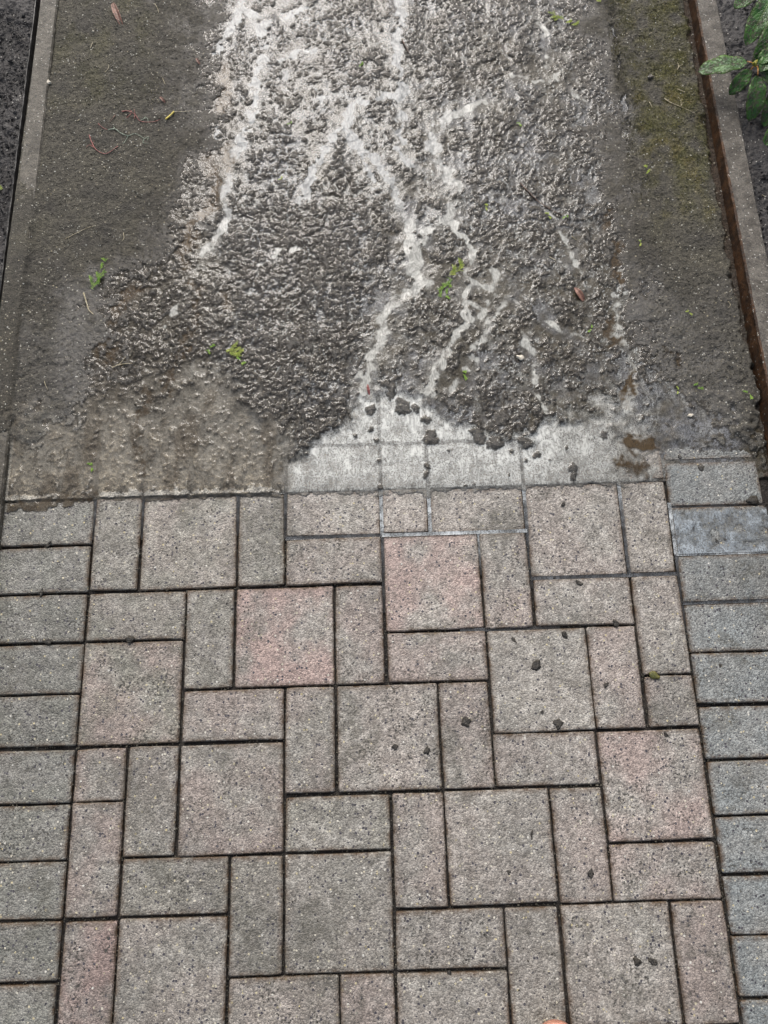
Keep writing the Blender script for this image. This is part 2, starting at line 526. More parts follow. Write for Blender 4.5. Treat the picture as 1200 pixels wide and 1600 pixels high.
MESHES = {}
for wh in ((1, 1), (1, 2), (2, 1), (2, 2)):
    MESHES[wh] = [paver_mesh(wh[0], wh[1], 100 * wh[0] + 10 * wh[1] + q) for q in range(4)]

# column, row, width, height in units; pink, green, brightness
FIELD = [
    (0, 0, 1, 2, .05, .25, .92), (1, 0, 2, 2, .22, .30, .98), (3, 0, 1, 2, .05, .30, .92), (4, 0, 2, 1, .15, 0, 1.12), (4, 1, 2, 1, .25, .1, .98),
    (6, 0, 1, 1, .15, 0, 1.15), (7, 0, 2, 1, .12, 0, 1.10), (9, 0, 2, 2, .20, 0, 1.08), (11, 0, 1, 2, .10, .05, 1.0),
    (6, 1, 2, 2, .72, 0, 1.16), (8, 1, 1, 2, .35, .05, 1.0),
    (0, 2, 2, 1, .12, .35, .92), (2, 2, 1, 2, .05, .25, .88), (3, 2, 2, 2, .85, 0, 1.04), (5, 2, 1, 2, .38, .05, .98), (9, 2, 2, 1, .16, 0, 1.04), (11, 2, 1, 2, .18, .05, 1.0),
    (0, 3, 2, 2, .55, .45, .98), (6, 3, 2, 1, .42, 0, 1.02), (8, 3, 2, 2, .06, .05, 1.10), (10, 3, 1, 2, .32, 0, 1.04),
    (2, 4, 2, 1, .35, .05, .90), (4, 4, 1, 2, .25, .1, .92), (5, 4, 2, 2, .18, .05, 1.08), (7, 4, 1, 2, .36, .05, 1.0), (11, 4, 1, 1, .28, .05, .98),
    (0, 5, 1, 1, .50, .1, .90), (1, 5, 1, 2, .15, .2, .88), (2, 5, 2, 2, .40, .1, .96), (8, 5, 2, 1, .20, 0, 1.0), (10, 5, 2, 2, .58, .0, 1.10),
    (0, 6, 1, 2, .45, .1, .86), (4, 6, 2, 1, .05, .30, .96), (6, 6, 1, 2, .30, .05, .96), (7, 6, 2, 2, .16, .05, 1.04), (9, 6, 1, 2, .34, .05, .98),
    (1, 7, 2, 1, .10, .3, .86), (3, 7, 1, 2, .10, .25, .88), (4, 7, 2, 2, .10, .15, .96), (10, 7, 2, 1, .40, 0, 1.02),
    (0, 8, 1, 2, .85, .0, .84), (1, 8, 2, 2, .18, .15, .90), (6, 8, 2, 1, .12, .05, 1.0), (8, 8, 1, 2, .08, .1, 1.0), (9, 8, 2, 2, .18, .1, 1.06), (11, 8, 1, 2, .42, .05, 1.0),
    (3, 9, 2, 1, .22, .15, .94), (5, 9, 1, 2, .35, .05, .94), (6, 9, 2, 2, .12, .05, 1.0),
    (0, 10, 1, 2, .3, .1, .9), (1, 10, 2, 1, .2, .1, .9), (3, 10, 2, 2, .2, .1, .95), (8, 10, 1, 2, .2, .1, 1), (9, 10, 2, 2, .2, .1, 1), (11, 10, 1, 2, .2, .1, 1),
    (1, 11, 2, 1, .2, .1, .9), (5, 11, 2, 1, .2, .1, .9), (7, 11, 1, 1, .2, .1, .9),
    # rows that slip under the silt
    (0, -1, 2, 1, 0, .3, .8), (2, -1, 2, 1, .1, .2, .9), (4, -1, 2, 1, .1, 0, 1.1), (6, -1, 1, 1, .1, 0, 1.1), (7, -1, 2, 1, .1, 0, 1.1), (9, -1, 2, 1, .1, 0, 1.05), (11, -1, 1, 1, .1, 0, .95),
    (4, -2, 2, 1, 0, 0, 1.1), (6, -3, 1, 2, 0, 0, 1.1), (7, -3, 2, 2, 0, 0, 1.1), (9, -3, 2, 2, 0, 0, 1), (4, -3, 2, 1, 0, 0, 1), (11, -3, 1, 2, 0, 0, 1), (2, -3, 2, 2, 0, 0, .9), (0, -3, 2, 2, 0, 0, .9),
]
for r in range(-2, 12): FIELD.append((-2, r, 2, 1, .02, .42, random.uniform(.80, .88)))
for r in range(-2, 12): FIELD.append((12, r - 0.4, 2, 1, .0, .75, random.uniform(1.04, 1.14) if r > 2 else 0.95))
rnd = random.Random(5)
for (c, r, w, h, pk, gr, br) in FIELD:
    o = bpy.data.objects.new('paver', rnd.choice(MESHES[(w, h)]))
    COL.objects.link(o)
    o.parent = paving
    jx, jy = rnd.uniform(-.0016, .0016), rnd.uniform(-.0014, .0014)
    sub = r < 0
    o.location = ((c + w / 2) * 0.1 + jx, -(r + h / 2) * 0.1 + jy, rnd.uniform(-.0002, .0002) if sub else rnd.uniform(-.0018, .0009))
    o.rotation_euler = (rnd.uniform(-.004, .004) * (0.2 if sub else 1), rnd.uniform(-.004, .004) * (0.2 if sub else 1), rnd.uniform(-.008, .008))
    o.color = (pk, 0.0 if c >= 12 else gr, br, 0.95 if c >= 12 else (0.25 if c < 0 else 0.0))

# ------------------------------------------------------------------ the mud heightfield
STEP = 0.0022
c_lo, c_hi, r_lo, r_hi = -2.36, 14.30, -17.5, 0.30
nx = int((c_hi - c_lo) * 0.1 / STEP); ny = int((r_hi - r_lo) * 0.1 / STEP)
xs = np.linspace(c_lo * 0.1, c_hi * 0.1, nx); ys = np.linspace(-r_hi * 0.1, -r_lo * 0.1, ny)
X, Y = np.meshgrid(xs, ys)
PX, PY = pj(X, Y)
Cc, Rr = X * 10, -Y * 10


def curve(t, pts):
    p = sorted(pts)
    return np.interp(t, [a for a, b in p], [b for a, b in p])


wob1 = fbm(X, Y, 16, 4, 3) ; wob2 = fbm(X, Y, 16, 4, 4)
wobf1 = fbm(X, Y, 60, 3, 5); wobf2 = fbm(X, Y, 60, 3, 6)
xl = curve(PY, [(-400, 300), (0, 295), (100, 285), (200, 285), (300, 255), (380, 225), (440, 135), (550, 105), (640, 90), (800, 90)])
xr = curve(PY, [(-400, 900), (0, 915), (100, 965), (200, 985), (300, 1000), (400, 1005), (500, 1045), (600, 1090), (640, 1120), (800, 1180)])
wet = sstep(-75, 75, PX - xl + wob1 * 55 + wobf1 * 22) * sstep(-60, 60, xr - PX + wob2 * 50 + wobf2 * 20)
yf = curve(PX, [(-100, 655), (0, 655), (60, 665), (150, 640), (250, 615), (330, 622), (440, 660), (470, 694), (500, 690), (545, 655), (570, 628), (600, 622), (655, 628), (690, 650),
                (740, 668), (780, 695), (835, 692), (850, 655), (900, 662), (940, 655), (1000, 650), (1100, 660), (1200, 690)])
soft = np.maximum(1 - sstep(440, 475, PX), sstep(850, 990, PX))
front = sstep(-1, 1, (PY - yf + wob1 * (16 + 22 * soft) + wobf1 * (12 + 14 * soft)) / (15 + 34 * soft))
frontc = sstep(-1, 1, (PY - yf + wob1 * 30 + wobf1 * 16 + 6) / (15 + 52 * soft))
frontleft = 1 - sstep(420, 478, PX + wob1 * 22 + wobf1 * 8)
frontright = sstep(985, 1050, PX + wob2 * 30)
frontmid = np.clip(1 - frontleft - frontright, 0, 1)

# streams of pale silty water, drawn where they run
CH = [
    ([(632, -60), (628, 0), (626, 60), (618, 100), (628, 150), (622, 205), (632, 250), (650, 262)], 7, 1.0),
    ([(625, 160), (600, 152), (572, 156), (548, 170), (540, 200), (556, 232), (585, 252), (606, 275), (622, 312), (636, 345), (642, 385), (640, 425), (660, 442)], 7, 1.0),
    ([(540, 200), (515, 218), (497, 250), (478, 290), (470, 330)], 8, 1.0),
    ([(556, 232), (570, 262), (590, 300)], 4, 0.8),
    ([(760, 160), (735, 175), (700, 182), (678, 205), (676, 235), (700, 272), (712, 300), (704, 335), (690, 352), (664, 368), (652, 400), (652, 435)], 8, 1.0),
    ([(704, 335), (716, 365), (738, 395), (733, 440), (770, 455)], 7, 0.8),
    ([(664, 442), (640, 455), (617, 468), (602, 492), (594, 535), (584, 560), (573, 585), (570, 625), (588, 650)], 10, 1.2),
    ([(733, 440), (722, 470), (728, 505), (706, 545), (682, 580), (672, 612), (640, 632)], 7, 1.0),
    ([(722, 470), (760, 490), (790, 470), (760, 520), (735, 570), (700, 610)], 5, 0.8),
    ([(382, -40), (374, 10), (372, 35), (350, 62), (338, 82)], 6, 1.0),
    ([(372, 10), (400, 30), (405, 60), (412, 85), (405, 125), (398, 165), (384, 205), (372, 245), (360, 268), (352, 310), (356, 340), (336, 372), (318, 402)], 6, 1.0),
    ([(412, 85), (440, 95), (462, 88), (490, 78)], 5, 0.8),
    ([(395, 42), (430, 40), (470, 20), (500, 10)], 5, 0.8),
    ([(300, 62), (312, 82), (328, 78)], 5, 0.8),
    ([(440, 110), (470, 130), (500, 150), (512, 180)], 6, 0.6),
    ([(335, 200), (350, 235), (372, 240)], 4, 0.6),
    ([(318, 402), (300, 440), (280, 475), (262, 500), (240, 545)], 4, 0.5),
    ([(470, 392), (430, 398), (405, 420), (395, 452)], 5, 0.7),
    ([(972, 350), (975, 390), (972, 440), (962, 480), (966, 530), (985, 570), (990, 620), (975, 650)], 5, 0.7),
    ([(800, 120), (850, 130), (880, 112)], 5, 0.6),
    ([(840, 30), (850, 80), (860, 120), (900, 150), (960, 200), (990, 240)], 4, 0.5),
    ([(760, 440), (800, 470), (840, 490), (880, 520), (940, 540), (962, 520)], 5, 0.5),
    ([(820, 520), (835, 560), (830, 600), (850, 640)], 6, 0.6),
    ([(770, 420), (775, 460), (750, 500)], 8, 0.6),
    ([(860, 330), (880, 380), (900, 420), (930, 440)], 4, 0.5),
    ([(540, 600), (565, 585), (575, 560)], 5, 0.7),
]
BR = [  # brown clear water lying between the clods
    ([(352, 105), (356, 150), (346, 170)], 9, 1.0), ([(330, 250), (338, 290), (330, 320), (300, 350), (290, 420)], 9, 1.0), ([(352, 232), (362, 265)], 10, 1.0),
    ([(215, 452), (200, 470), (180, 490), (170, 520)], 12, 1.0), ([(165, 540), (178, 560)], 14, 1.2), ([(300, 440), (312, 470), (305, 510), (260, 600)], 7, 0.8),
    ([(230, 600), (215, 660), (222, 740)], 6, 0.8), ([(355, 460), (362, 480)], 8, 1.0), ([(970, 380), (968, 440)], 7, 1.0), ([(985, 590), (980, 630)], 8, 1.0),
    ([(985, 695), (1010, 690)], 13, 1.3), ([(970, 720), (1005, 735)], 12, 0.8), ([(1040, 540), (1062, 560)], 12, 1.0), ([(948, 505), (958, 540)], 7, 0.9), ([(955, 330), (940, 360)], 7, 0.9),
    ([(-40, 792), (60, 790), (130, 782), (142, 776)], 11, 1.2), ([(270, 590), (262, 615)], 8, 0.8),
]


wobg1 = fbm(X, Y, 130, 2, 7); wobg2 = fbm(X, Y, 130, 2, 8)


def field(chans, wob, wide=1.0):
    out = np.zeros(X.shape)
    Xa, Ya = X + (wob1 * 0.005 + wobf1 * 0.006 + wobg1 * .003) * wob, Y + (wob2 * 0.005 + wobf2 * 0.006 + wobg2 * .003) * wob
    for pts, hw, st in chans:
        P = [un(*q) for q in pts]
        # half width in metres at this distance
        for i in range(len(P) - 1):
            (x0, y0), (x1, y1) = P[i], P[i + 1]
            L2 = (x1 - x0) ** 2 + (y1 - y0) ** 2
            p0, p1 = pts[i], pts[i + 1]
            sc = math.sqrt(L2) / max(1e-6, math.hypot(p1[0] - p0[0], p1[1] - p0[1]))
            w = hw * sc * wide
            m = 4 * w + 0.02
            ia = np.searchsorted(ys, min(y0, y1) - m); ib = np.searchsorted(ys, max(y0, y1) + m)
            ja = np.searchsorted(xs, min(x0, x1) - m); jb = np.searchsorted(xs, max(x0, x1) + m)
            if ia >= ib or ja >= jb: continue
            xa, ya = Xa[ia:ib, ja:jb], Ya[ia:ib, ja:jb]
            t = np.clip(((xa - x0) * (x1 - x0) + (ya - y0) * (y1 - y0)) / L2, 0, 1)
            d = np.hypot(xa - x0 - t * (x1 - x0), ya - y0 - t * (y1 - y0)) / w
            out[ia:ib, ja:jb] = np.maximum(out[ia:ib, ja:jb], st * np.exp(-(d ** 2) * 0.75))
    return out


chan = field(CH, 1.6, 0.62)
halo = field(CH, 1.3, 2.6)
brown = field(BR, 2.0, 0.8)

# clods: two sizes of worn lumps, stretched along the flow, clustered by slower noise
wx = X + fbm(X, Y, 90, 2, 21) * 0.002; wy = Y + fbm(X, Y, 90, 2, 22) * 0.002
f1, f2, rr = worley(wx, wy * 0.8, 72, 31)
l1 = np.clip(1 - f1 * 1.35, 0, 1) ** 0.6 * (0.45 + 0.75 * rr)
f1b, f2b, rrb = worley(wx + 3, wy * 0.85, 120, 32)
l2 = np.clip(1 - f1b * 1.25, 0, 1) ** 0.6 * (0.4 + 0.8 * rrb)
f1c, _, rrc = worley(X + 7, Y, 290, 33)
l3 = np.clip(1 - f1c * 1.2, 0, 1) * (0.3 + rrc)
slow = fbm(X, Y * 0.7, 22, 3, 41)
slow2 = fbm(X, Y, 9, 2, 43)
rid = 1 - np.abs(fbm(X, Y * 0.45, 34, 3, 44)) * 2.2

chn = np.clip(chan * (0.80 + 1.15 * fbm(X, Y, 52, 4, 45, .65)), 0, 1.1)
rv1 = np.abs(fbm(X + wobf1 * .004, Y * 0.50 + wobf2 * .002, 30, 4, 111, .62)); rv2 = np.abs(fbm(X + wobf2 * .003, Y * 0.85, 52, 3, 112, .6))
web = np.maximum(np.clip(1.15 - rv1 / .075, 0, 1) * sstep(-.25, .35, fbm(X, Y, 11, 2, 113)), .8 * np.clip(1.1 - rv2 / .065, 0, 1) * sstep(-.1, .4, fbm(X, Y, 13, 2, 114)))
web = web * wet * sstep(240, 330, PX + 40 * wob1)
dense = sstep(300, 380, PY) * sstep(330, 380, PX) * (1 - sstep(540, 590, PX)) + 0.6 * sstep(330, 400, PY) * (1 - sstep(250, 330, PX))
dense += 0.35 * sstep(600, 700, PX) * (1 - sstep(780, 900, PX)) * (1 - sstep(80, 150, PY))
thr = -0.02 + 0.16 * slow2 - 0.22 * np.clip(dense, 0, 1) + 0.05 * (1 - sstep(200, 420, PY)) * (1 - sstep(480, 640, PX))
A = 0.90 * fbm(wx, wy * 0.80, 60, 5, 46, 0.66) + 0.34 * (l1 - 0.34) + 0.26 * (l2 - 0.36) + 0.30 * slow
A = A - 1.35 * chn - 0.22 * halo - 0.75 * np.clip(brown, 0, 1)
cm = sstep(-0.16, 0.30, A - thr)
base_c = 0.0046 + 0.0016 * slow
T_c0 = base_c + 0 * X
fp, _, rp = worley(X + wobg1 * .0012 + 5, Y * 0.85 + wobg2 * .0012 + 2, 100, 35)
pit = np.clip(1 - fp * (1.5 - .5 * rp), 0, 1) ** 0.8
fq, _, rq = worley(X + 9, Y + 4, 150, 36)
pit2 = np.clip(1 - fq * 1.5, 0, 1) * rq
crum = fbm(X, Y, 100, 4, 47, .55)
T_c = base_c + 0.0024 * cm * (0.8 + 0.5 * slow2) + 0.0012 * np.clip(A - thr, -.3, .8) + 0.0009 * l2 * (0.25 + cm) + 0.0009 * crum + 0.0007 * fbm(X, Y, 210, 2, 48) + 0.0006 * l3 - 0.0015 * pit * (.3 + cm) - 0.0010 * pit2 - 0.0016 * np.clip(chn, 0, 1) - 0.001 * np.clip(brown, 0, 1) - 0.0019 * web
grain = fbm(X, Y, 190, 2, 51) * 0.5 + l3
T_s = 0.0085 + 0.010 * sstep(13.0, 13.9, Cc) + 0.0024 * fbm(X, Y, 12, 3, 52) + 0.0016 * fbm(X, Y, 60, 4, 53, .6) + 0.0015 * grain + 0.0010 * l2 + 0.0006 * l1 * sstep(.0, .6, wob2) + sstep(400, 520, PY + 40 * wob1) * (0.0012 * l1 + 0.0010 * l2 + 0.0012 * fbm(X, Y, 80, 3, 54))
T = T_s * (1 - wet) + T_c * wet
# left strip swells over the edging board, right strip falls into the gap by the kerb
lap = 1 - sstep(-1.98, -1.80, Cc + 0.03 * wobf1)
cover = sstep(-13.0, -4.5, Rr + wob1 * 0.8)
T = T * (1 - lap) + lap * (0.0080 + 0.0135 * cover + 0.0006 * grain + 0.001 * wobf1)
# ledge between the moss strip and the trodden middle, upper right
ledge = sstep(12.20, 12.34, Cc + 0.05 * wobf1) * (1 - sstep(-8.5, -6.5, Rr))
T += 0.004 * ledge
crack = np.exp(-((Cc - 12.27 + 0.06 * wobf1) / 0.05) ** 2) * (1 - sstep(-9.4, -7.6, Rr)) * sstep(-0.5, 0.2, wobf2)
T -= 0.007 * crack
gapw = 14.02 + 0.13 * sstep(-8, -1, Rr) - 0.10 * np.clip(wob1, 0, 1)
gap = sstep(gapw - 0.03, gapw + 0.10, Cc + 0.06 * wobf1 + 0.03 * wobf2)
T -= (0.010 + 0.010 * sstep(-6, -3, Rr)) * gap
# front: mud thins out to a film of silt on the stones, and ends at the joint of row 0
filmL = 0.0016 + 0.0010 * grain + 0.0010 * l2 + 0.0008 * crum - 0.0010 * pit + 0.0010 * np.clip(rid - .3, 0, 1) + 0.0014 * fbm(X, Y * 0.5, 75, 4, 61, .6) + 0.0012 * np.clip(wob1, 0, 1)
filmM = -0.0035 + 0 * X
filmR = 0.0004 + 0.0010 * grain + 0.0008 * wob1 - 0.0035 * sstep(-0.9, -0.30, Rr)
film = filmL * frontleft + filmM * frontmid + filmR * frontright
# joints of the buried stones still show as shallow grooves
JO = []
for c in (4, 6, 7, 9, 12): JO.append(('v', c, -2.6, 0.0))
JO += [('v', 0, -1.4, 0), ('v', 2, -1.0, 0), ('h', -1.0, 4, 9), ('h', -1.0, 12, 14), ('v', 1, -1.2, 0)]
groove = np.zeros(X.shape)
for k_, a_, b0, b1 in JO:
    if k_ == 'v': d = (Cc - a_ + 0.012 * wobf1); msk = sstep(b0 - .3, b0 + .3, Rr) * (1 - sstep(b1, b1 + .05, Rr))
    else: d = (Rr - a_ + 0.012 * wobf1); msk = sstep(b0 - .1, b0 + .1, Cc) * (1 - sstep(b1 - .1, b1 + .1, Cc))
    groove = np.maximum(groove, np.exp(-(d / 0.045) ** 2) * msk)
film -= 0.0022 * groove * frontleft
# loose clods lying in the pale sheet in front
isl = []
for (px, py, s) in [(482, 672, 14), (610, 600, 22), (632, 634, 14), (672, 685, 13), (665, 655, 8), (668, 730, 7), (666, 742, 6), (593, 762, 6), (556, 683, 5), (580, 670, 7), (588, 688, 6), (591, 720, 5),
                    (748, 680, 14), (776, 690, 15), (782, 655, 22), (820, 690, 13), (830, 665, 12), (800, 706, 6), (840, 712, 8), (894, 735, 9), (896, 745, 7), (823, 720, 5), (795, 742, 4), (742, 758, 4),
                    (728, 760, 4), (1043, 665, 6), (945, 680, 7), (1095, 731, 6), (650, 640, 8), (580, 640, 10), (884, 700, 5), (700, 705, 4), (860, 718, 4), (1062, 714, 4)]:
    isl.append((un(px, py), s))
clod = np.zeros(X.shape)
for (x0, y0), s in isl:
    w = s * 0.00135
    ia, ib = np.searchsorted(ys, y0 - 3 * w), np.searchsorted(ys, y0 + 3 * w)
    ja, jb = np.searchsorted(xs, x0 - 3 * w), np.searchsorted(xs, x0 + 3 * w)
    d = np.hypot(X[ia:ib, ja:jb] - x0 + wobf1[ia:ib, ja:jb] * w * .45, (Y[ia:ib, ja:jb] - y0) * .85 + wobf2[ia:ib, ja:jb] * w * .45) / w
    clod[ia:ib, ja:jb] = np.maximum(clod[ia:ib, ja:jb], np.clip(1.15 - d, 0, 1) ** 0.5 * min(1.0, 0.35 + s / 16))
T = T * (1 - front) + film * front
T = np.maximum(T, -0.004 + clod * (0.009 + 0.0035 * l2 + 0.002 * l3))
# along the last joint the film stops
endr = sstep(0.005, 0.05, Rr + 0.015 * wobf1 + 0.01 * wobf2)
T = T * (1 - endr) + endr * (-0.013)

# ---- water level: the mud's own slow shape plus what each zone holds
Tb = blur(T_c0, 0.010 / STEP)
Tb2 = blur(T, 0.008 / STEP)
zone_ = (wet > .9) & (front < .1) & (PY > 0)
DW = (T_c - base_c)[zone_]
OFF = float(np.percentile(DW, 44)); print('OFF', OFF, np.percentile(DW, [10, 36, 60, 90]))
level_c = base_c + OFF + 0.0007 * np.clip(halo, 0, 1) + 0.00035 * fbm(X, Y, 45, 2, 71) + 0.0003 * slow2 - 0.0004 * np.clip(dense, 0, 1) + 0.0003 * sstep(640, 760, PX)
Tb3 = blur(T_c, 0.0045 / STEP)
perch = -0.00065 + 0.0007 * fbm(X, Y, 24, 3, 72) - 0.0003 * np.clip(dense, 0, 1)
level_c = np.maximum(level_c, Tb3 + perch)
level_s = Tb2 - 0.0085
Wl = level_s * (1 - wet) + level_c * wet
Wl = np.maximum(Wl, (level_c - 0.0006) * sstep(.15, .6, brown) - 1.0 * (brown < .1))
milk_front = front * frontmid
level_f = (Tb2 + 0.0001) * frontleft + (0.0012 + 0.0005 * wob1 + 0.0003 * wobf2 - .0005 * sstep(-.25, .1, Rr)) * frontmid + (Tb2 - 0.0003) * frontright
thin = sstep(735, 775, PY + wobf1 * 6)
level_f = level_f - 0.0002 * thin
Wl = Wl * (1 - front) + level_f * front
Wl = np.where((Rr > -0.02) & (frontleft > .5), np.maximum(Wl, 0.0008 + .0003 * wobf2), Wl)
pool_left = sstep(.25, .6, brown) * front
Wl = np.maximum(Wl, 0.0016 * pool_left - 1.0 * (pool_left < .05))
spill = 0.05 + .07 * wobf1 + .05 * wobg1 + sum(.12 * np.exp(-((Cc - c_) / .10) ** 2) for c_ in (6, 7, 9)) + .05 * np.clip(wob1, 0, 1)
edge_r = sstep(0.00, 0.06, Rr - spill * (frontmid + .75 * frontleft * (Cc > -1.9)) + 0.03 * wobf1) * (1 - sstep(.2, .5, brown))
Wl = Wl - 0.006 * edge_r
K = 0.0006
S = K * np.logaddexp((T + 0.0002) / K, Wl / K)
depth = Wl - T
S += 0.00022 * fbm(X, Y, 95, 3, 81, .6) * (1 - .5 * front)

# ---- colours of the mud: what the stuff is, no light or shade in it
def lerp(a, b, t): return a * (1 - t[..., None]) + np.array(b) * t[..., None]
col = np.zeros(X.shape + (3,)) + np.array((0.024, 0.0185, 0.010))
drycol = np.zeros_like(col) + np.array((0.080, 0.073, 0.054))
drycol = lerp(drycol, (0.050, 0.046, 0.038), np.clip(fbm(X, Y, 20, 3, 91) * .5 + .5, 0, 1))
col = drycol * (1 - wet[..., None]) + col * wet[..., None]
mossR = sstep(12.1, 12.8, Cc) * (1 - sstep(-8.5, -5.0, Rr + wob1 * 1.0)) * np.clip(.45 + fbm(X, Y, 26, 3, 92) * .7, 0, 1) * (1 - gap)
mossL = sstep(1.2, 0.2, -Cc * -1) * (1 - sstep(-12.3, -9.0, Rr + wob1)) * np.clip(.2 + fbm(X, Y, 20, 3, 93) * .8, 0, 1) * .4 * (1 - wet) * (Cc < 3)
moss = np.clip(mossR + mossL, 0, 1)
col = lerp(col, (0.092, 0.088, 0.024), moss * .8)
col = lerp(col, (0.105, 0.080, 0.022), np.clip(mossR * sstep(.1, .6, fbm(X, Y, 30, 2, 94)), 0, 1) * .5)
fl = frontc * frontleft
col = lerp(col, (0.290, 0.272, 0.228), fl * np.clip(.50 + .55 * wob1 + .45 * sstep(640, 770, PY), 0, 1))
col = lerp(col, (0.125, 0.120, 0.102), front * frontright * np.clip(.6 + .5 * wob2, 0, 1))
col = lerp(col, (0.030, 0.026, 0.019), np.clip(clod * 2, 0, 1) * front)
col = lerp(col, (0.050, 0.042, 0.030), groove * front * .8)
col = lerp(col, (0.040, 0.022, 0.012), gap * .7)
col = lerp(col, (0.045, 0.037, 0.027), sstep(-.01, .02, Rr))
damp = sstep(380, 520, PY + 60 * wob1) * (1 - front)
col = lerp(col, (0.040, 0.036, 0.029), damp * (1 - wet) * .5)
mot = np.clip(.5 + .8 * fbm(X, Y * .55, 70, 3, 121), 0, 1); mot2 = sstep(.05, .5, fbm(X, Y * .4, 24, 4, 122))
col = col * (1 + fl * (mot - .5) * .55)[..., None]
col = lerp(col, (0.085, 0.066, 0.042), fl * mot2 * .65)
gloss = np.clip(0.30 + 0.6 * wet + 0.35 * front + .3 * damp, 0, 1) * (1 - .4 * moss)
gloss = np.where(lap > .5, .3, gloss)
sand = np.clip(1.5 - 0.9 * wet + .5 * fl, 0, 1)
par = np.stack([gloss, sand, wet, np.ones_like(wet)], -1)

zv = T
co = np.stack([X, Y, zv], -1).reshape(-1, 3)
fz = T
keepm = ~((T[:-1, :-1] < -0.0095) & (T[1:, 1:] < -0.0095) & (T[1:, :-1] < -0.0095) & (Rr[:-1, :-1] > -0.3))
q = grid_quads(nx, ny, keepm)
rgba = np.concatenate([col, np.ones(X.shape + (1,))], -1).reshape(-1, 4)
co2, q2, rg2, pa2 = compact(co, q, rgba, par.reshape(-1, 4))
mm = npmesh('muddy_path', co2, q2)
vcol(mm, 'tint', rg2); vcol(mm, 'param', pa2)
tag(link('muddy_path', mm, M_MUD), kind='structure')

# ---- the water on it
milkc = np.clip(blur(np.clip(chn * 1.3, 0, 1), 0.0022 / STEP) * 1.7, 0, 1) * np.clip(.80 + .45 * fbm(X, Y, 50, 3, 96), 0, 1)
milkc = np.maximum(sstep(.15, .7, milkc), .34 * halo * np.clip(.5 + fbm(X, Y, 40, 2, 99), 0, 1))
milkc = np.maximum(milkc, blur(web, 1) * .9)
milk = np.clip(np.maximum(milkc, milk_front * np.clip(1.05 - .45 * sstep(830, 900, PX) + .25 * wob1, 0, 1)), 0, 1)
greyw = np.clip(.45 + .7 * fbm(X, Y, 14, 3, 95) + .4 * fbm(X, Y, 60, 2, 97), 0, 1)
wc = np.zeros(X.shape + (3,)) + np.array((0.078, 0.067, 0.046))
wc = lerp(wc, (0.140, 0.142, 0.145), greyw * sstep(250, 420, PX))
wc = lerp(wc, (0.29, 0.29, 0.265), milk)
wc = lerp(wc, (0.42, 0.425, 0.40), milk_front * np.clip(1.0 - .5 * sstep(820, 900, PX), 0, 1))
wc = lerp(wc, (0.155, 0.165, 0.170), milk * (1 - sstep(260, 420, PY)) * (1 - sstep(620, 760, PX)) * .8)
scum_glint = np.exp(-((depth - 0.00022) / 0.00022) ** 2) * np.clip(.70 + .9 * fbm(X, Y, 26, 3, 86), 0, 1) * wet * (1 - front) * sstep(240, 420, PX + 60 * wob1)  # pale shore lines: foam scum plus meniscus sky reflections painted into the colour
wc = lerp(wc, (0.44, 0.45, 0.43), scum_glint * .80)
wc = lerp(wc, (0.050, 0.034, 0.017), np.clip(brown * 1.4 * (1 - .7 * milk_front * (PY < 670)), 0, 1))
wc = lerp(wc, (0.300, 0.282, 0.238), fl * np.clip(.95 + .45 * fbm(X, Y * .6, 30, 3, 85), 0.1, 1) * (1 - np.clip(brown * 1.3, 0, 1)))
alpha = np.clip(.72 + .26 * milk + .12 * greyw - .25 * wet * np.clip(dense, 0, 1) * (1 - milk), 0, 1)
alpha = np.maximum(alpha * (1 - .22 * (1 - milk) * wet * (1 - front)), .95 * scum_glint)
wc = lerp(wc, (0.110, 0.088, 0.058), fl * mot2 * .7)
alpha = alpha * (1 - .50 * fl)
alpha = alpha * (1 - thin * front * (.72 - .35 * frontmid))
alpha = np.where((front > .3) & (frontmid > .4), alpha * np.clip(.86 + .22 * wobf1 + .12 * fbm(X, Y, 130, 2, 98) - .10 * sstep(690, 740, PY) - .35 * (groove > .4), .15, 1), alpha)
alpha = np.clip(alpha + .35 * np.clip(brown, 0, 1) * (1 - milk), 0, 1)
alpha *= sstep(-0.0006, 0.0003, depth) * .9 + .1
alpha = np.where(Rr > 0, alpha * (.25 + .5 * (brown > .25)) + .12, alpha)
kw = depth > -0.0011
keep = (kw[:-1, :-1] | kw[1:, 1:] | kw[1:, :-1] | kw[:-1, 1:]) & (Cc[:-1, :-1] > -1.85) & (Cc[:-1, :-1] < 14.2) & (Rr[:-1, :-1] < 0.26)
q = grid_quads(nx, ny, keep)
co = np.stack([X, Y, S], -1).reshape(-1, 3)
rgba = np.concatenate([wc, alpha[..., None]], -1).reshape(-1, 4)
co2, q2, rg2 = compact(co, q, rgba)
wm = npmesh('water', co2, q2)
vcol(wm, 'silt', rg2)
tag(link('water', wm, M_WATER), kind='structure')
print('MUD verts', len(mm.vertices), 'water faces', len(wm.polygons), 'cover', float((depth > 0)[(wet > .8) & (PY > 0) & (front < .1)].mean()))

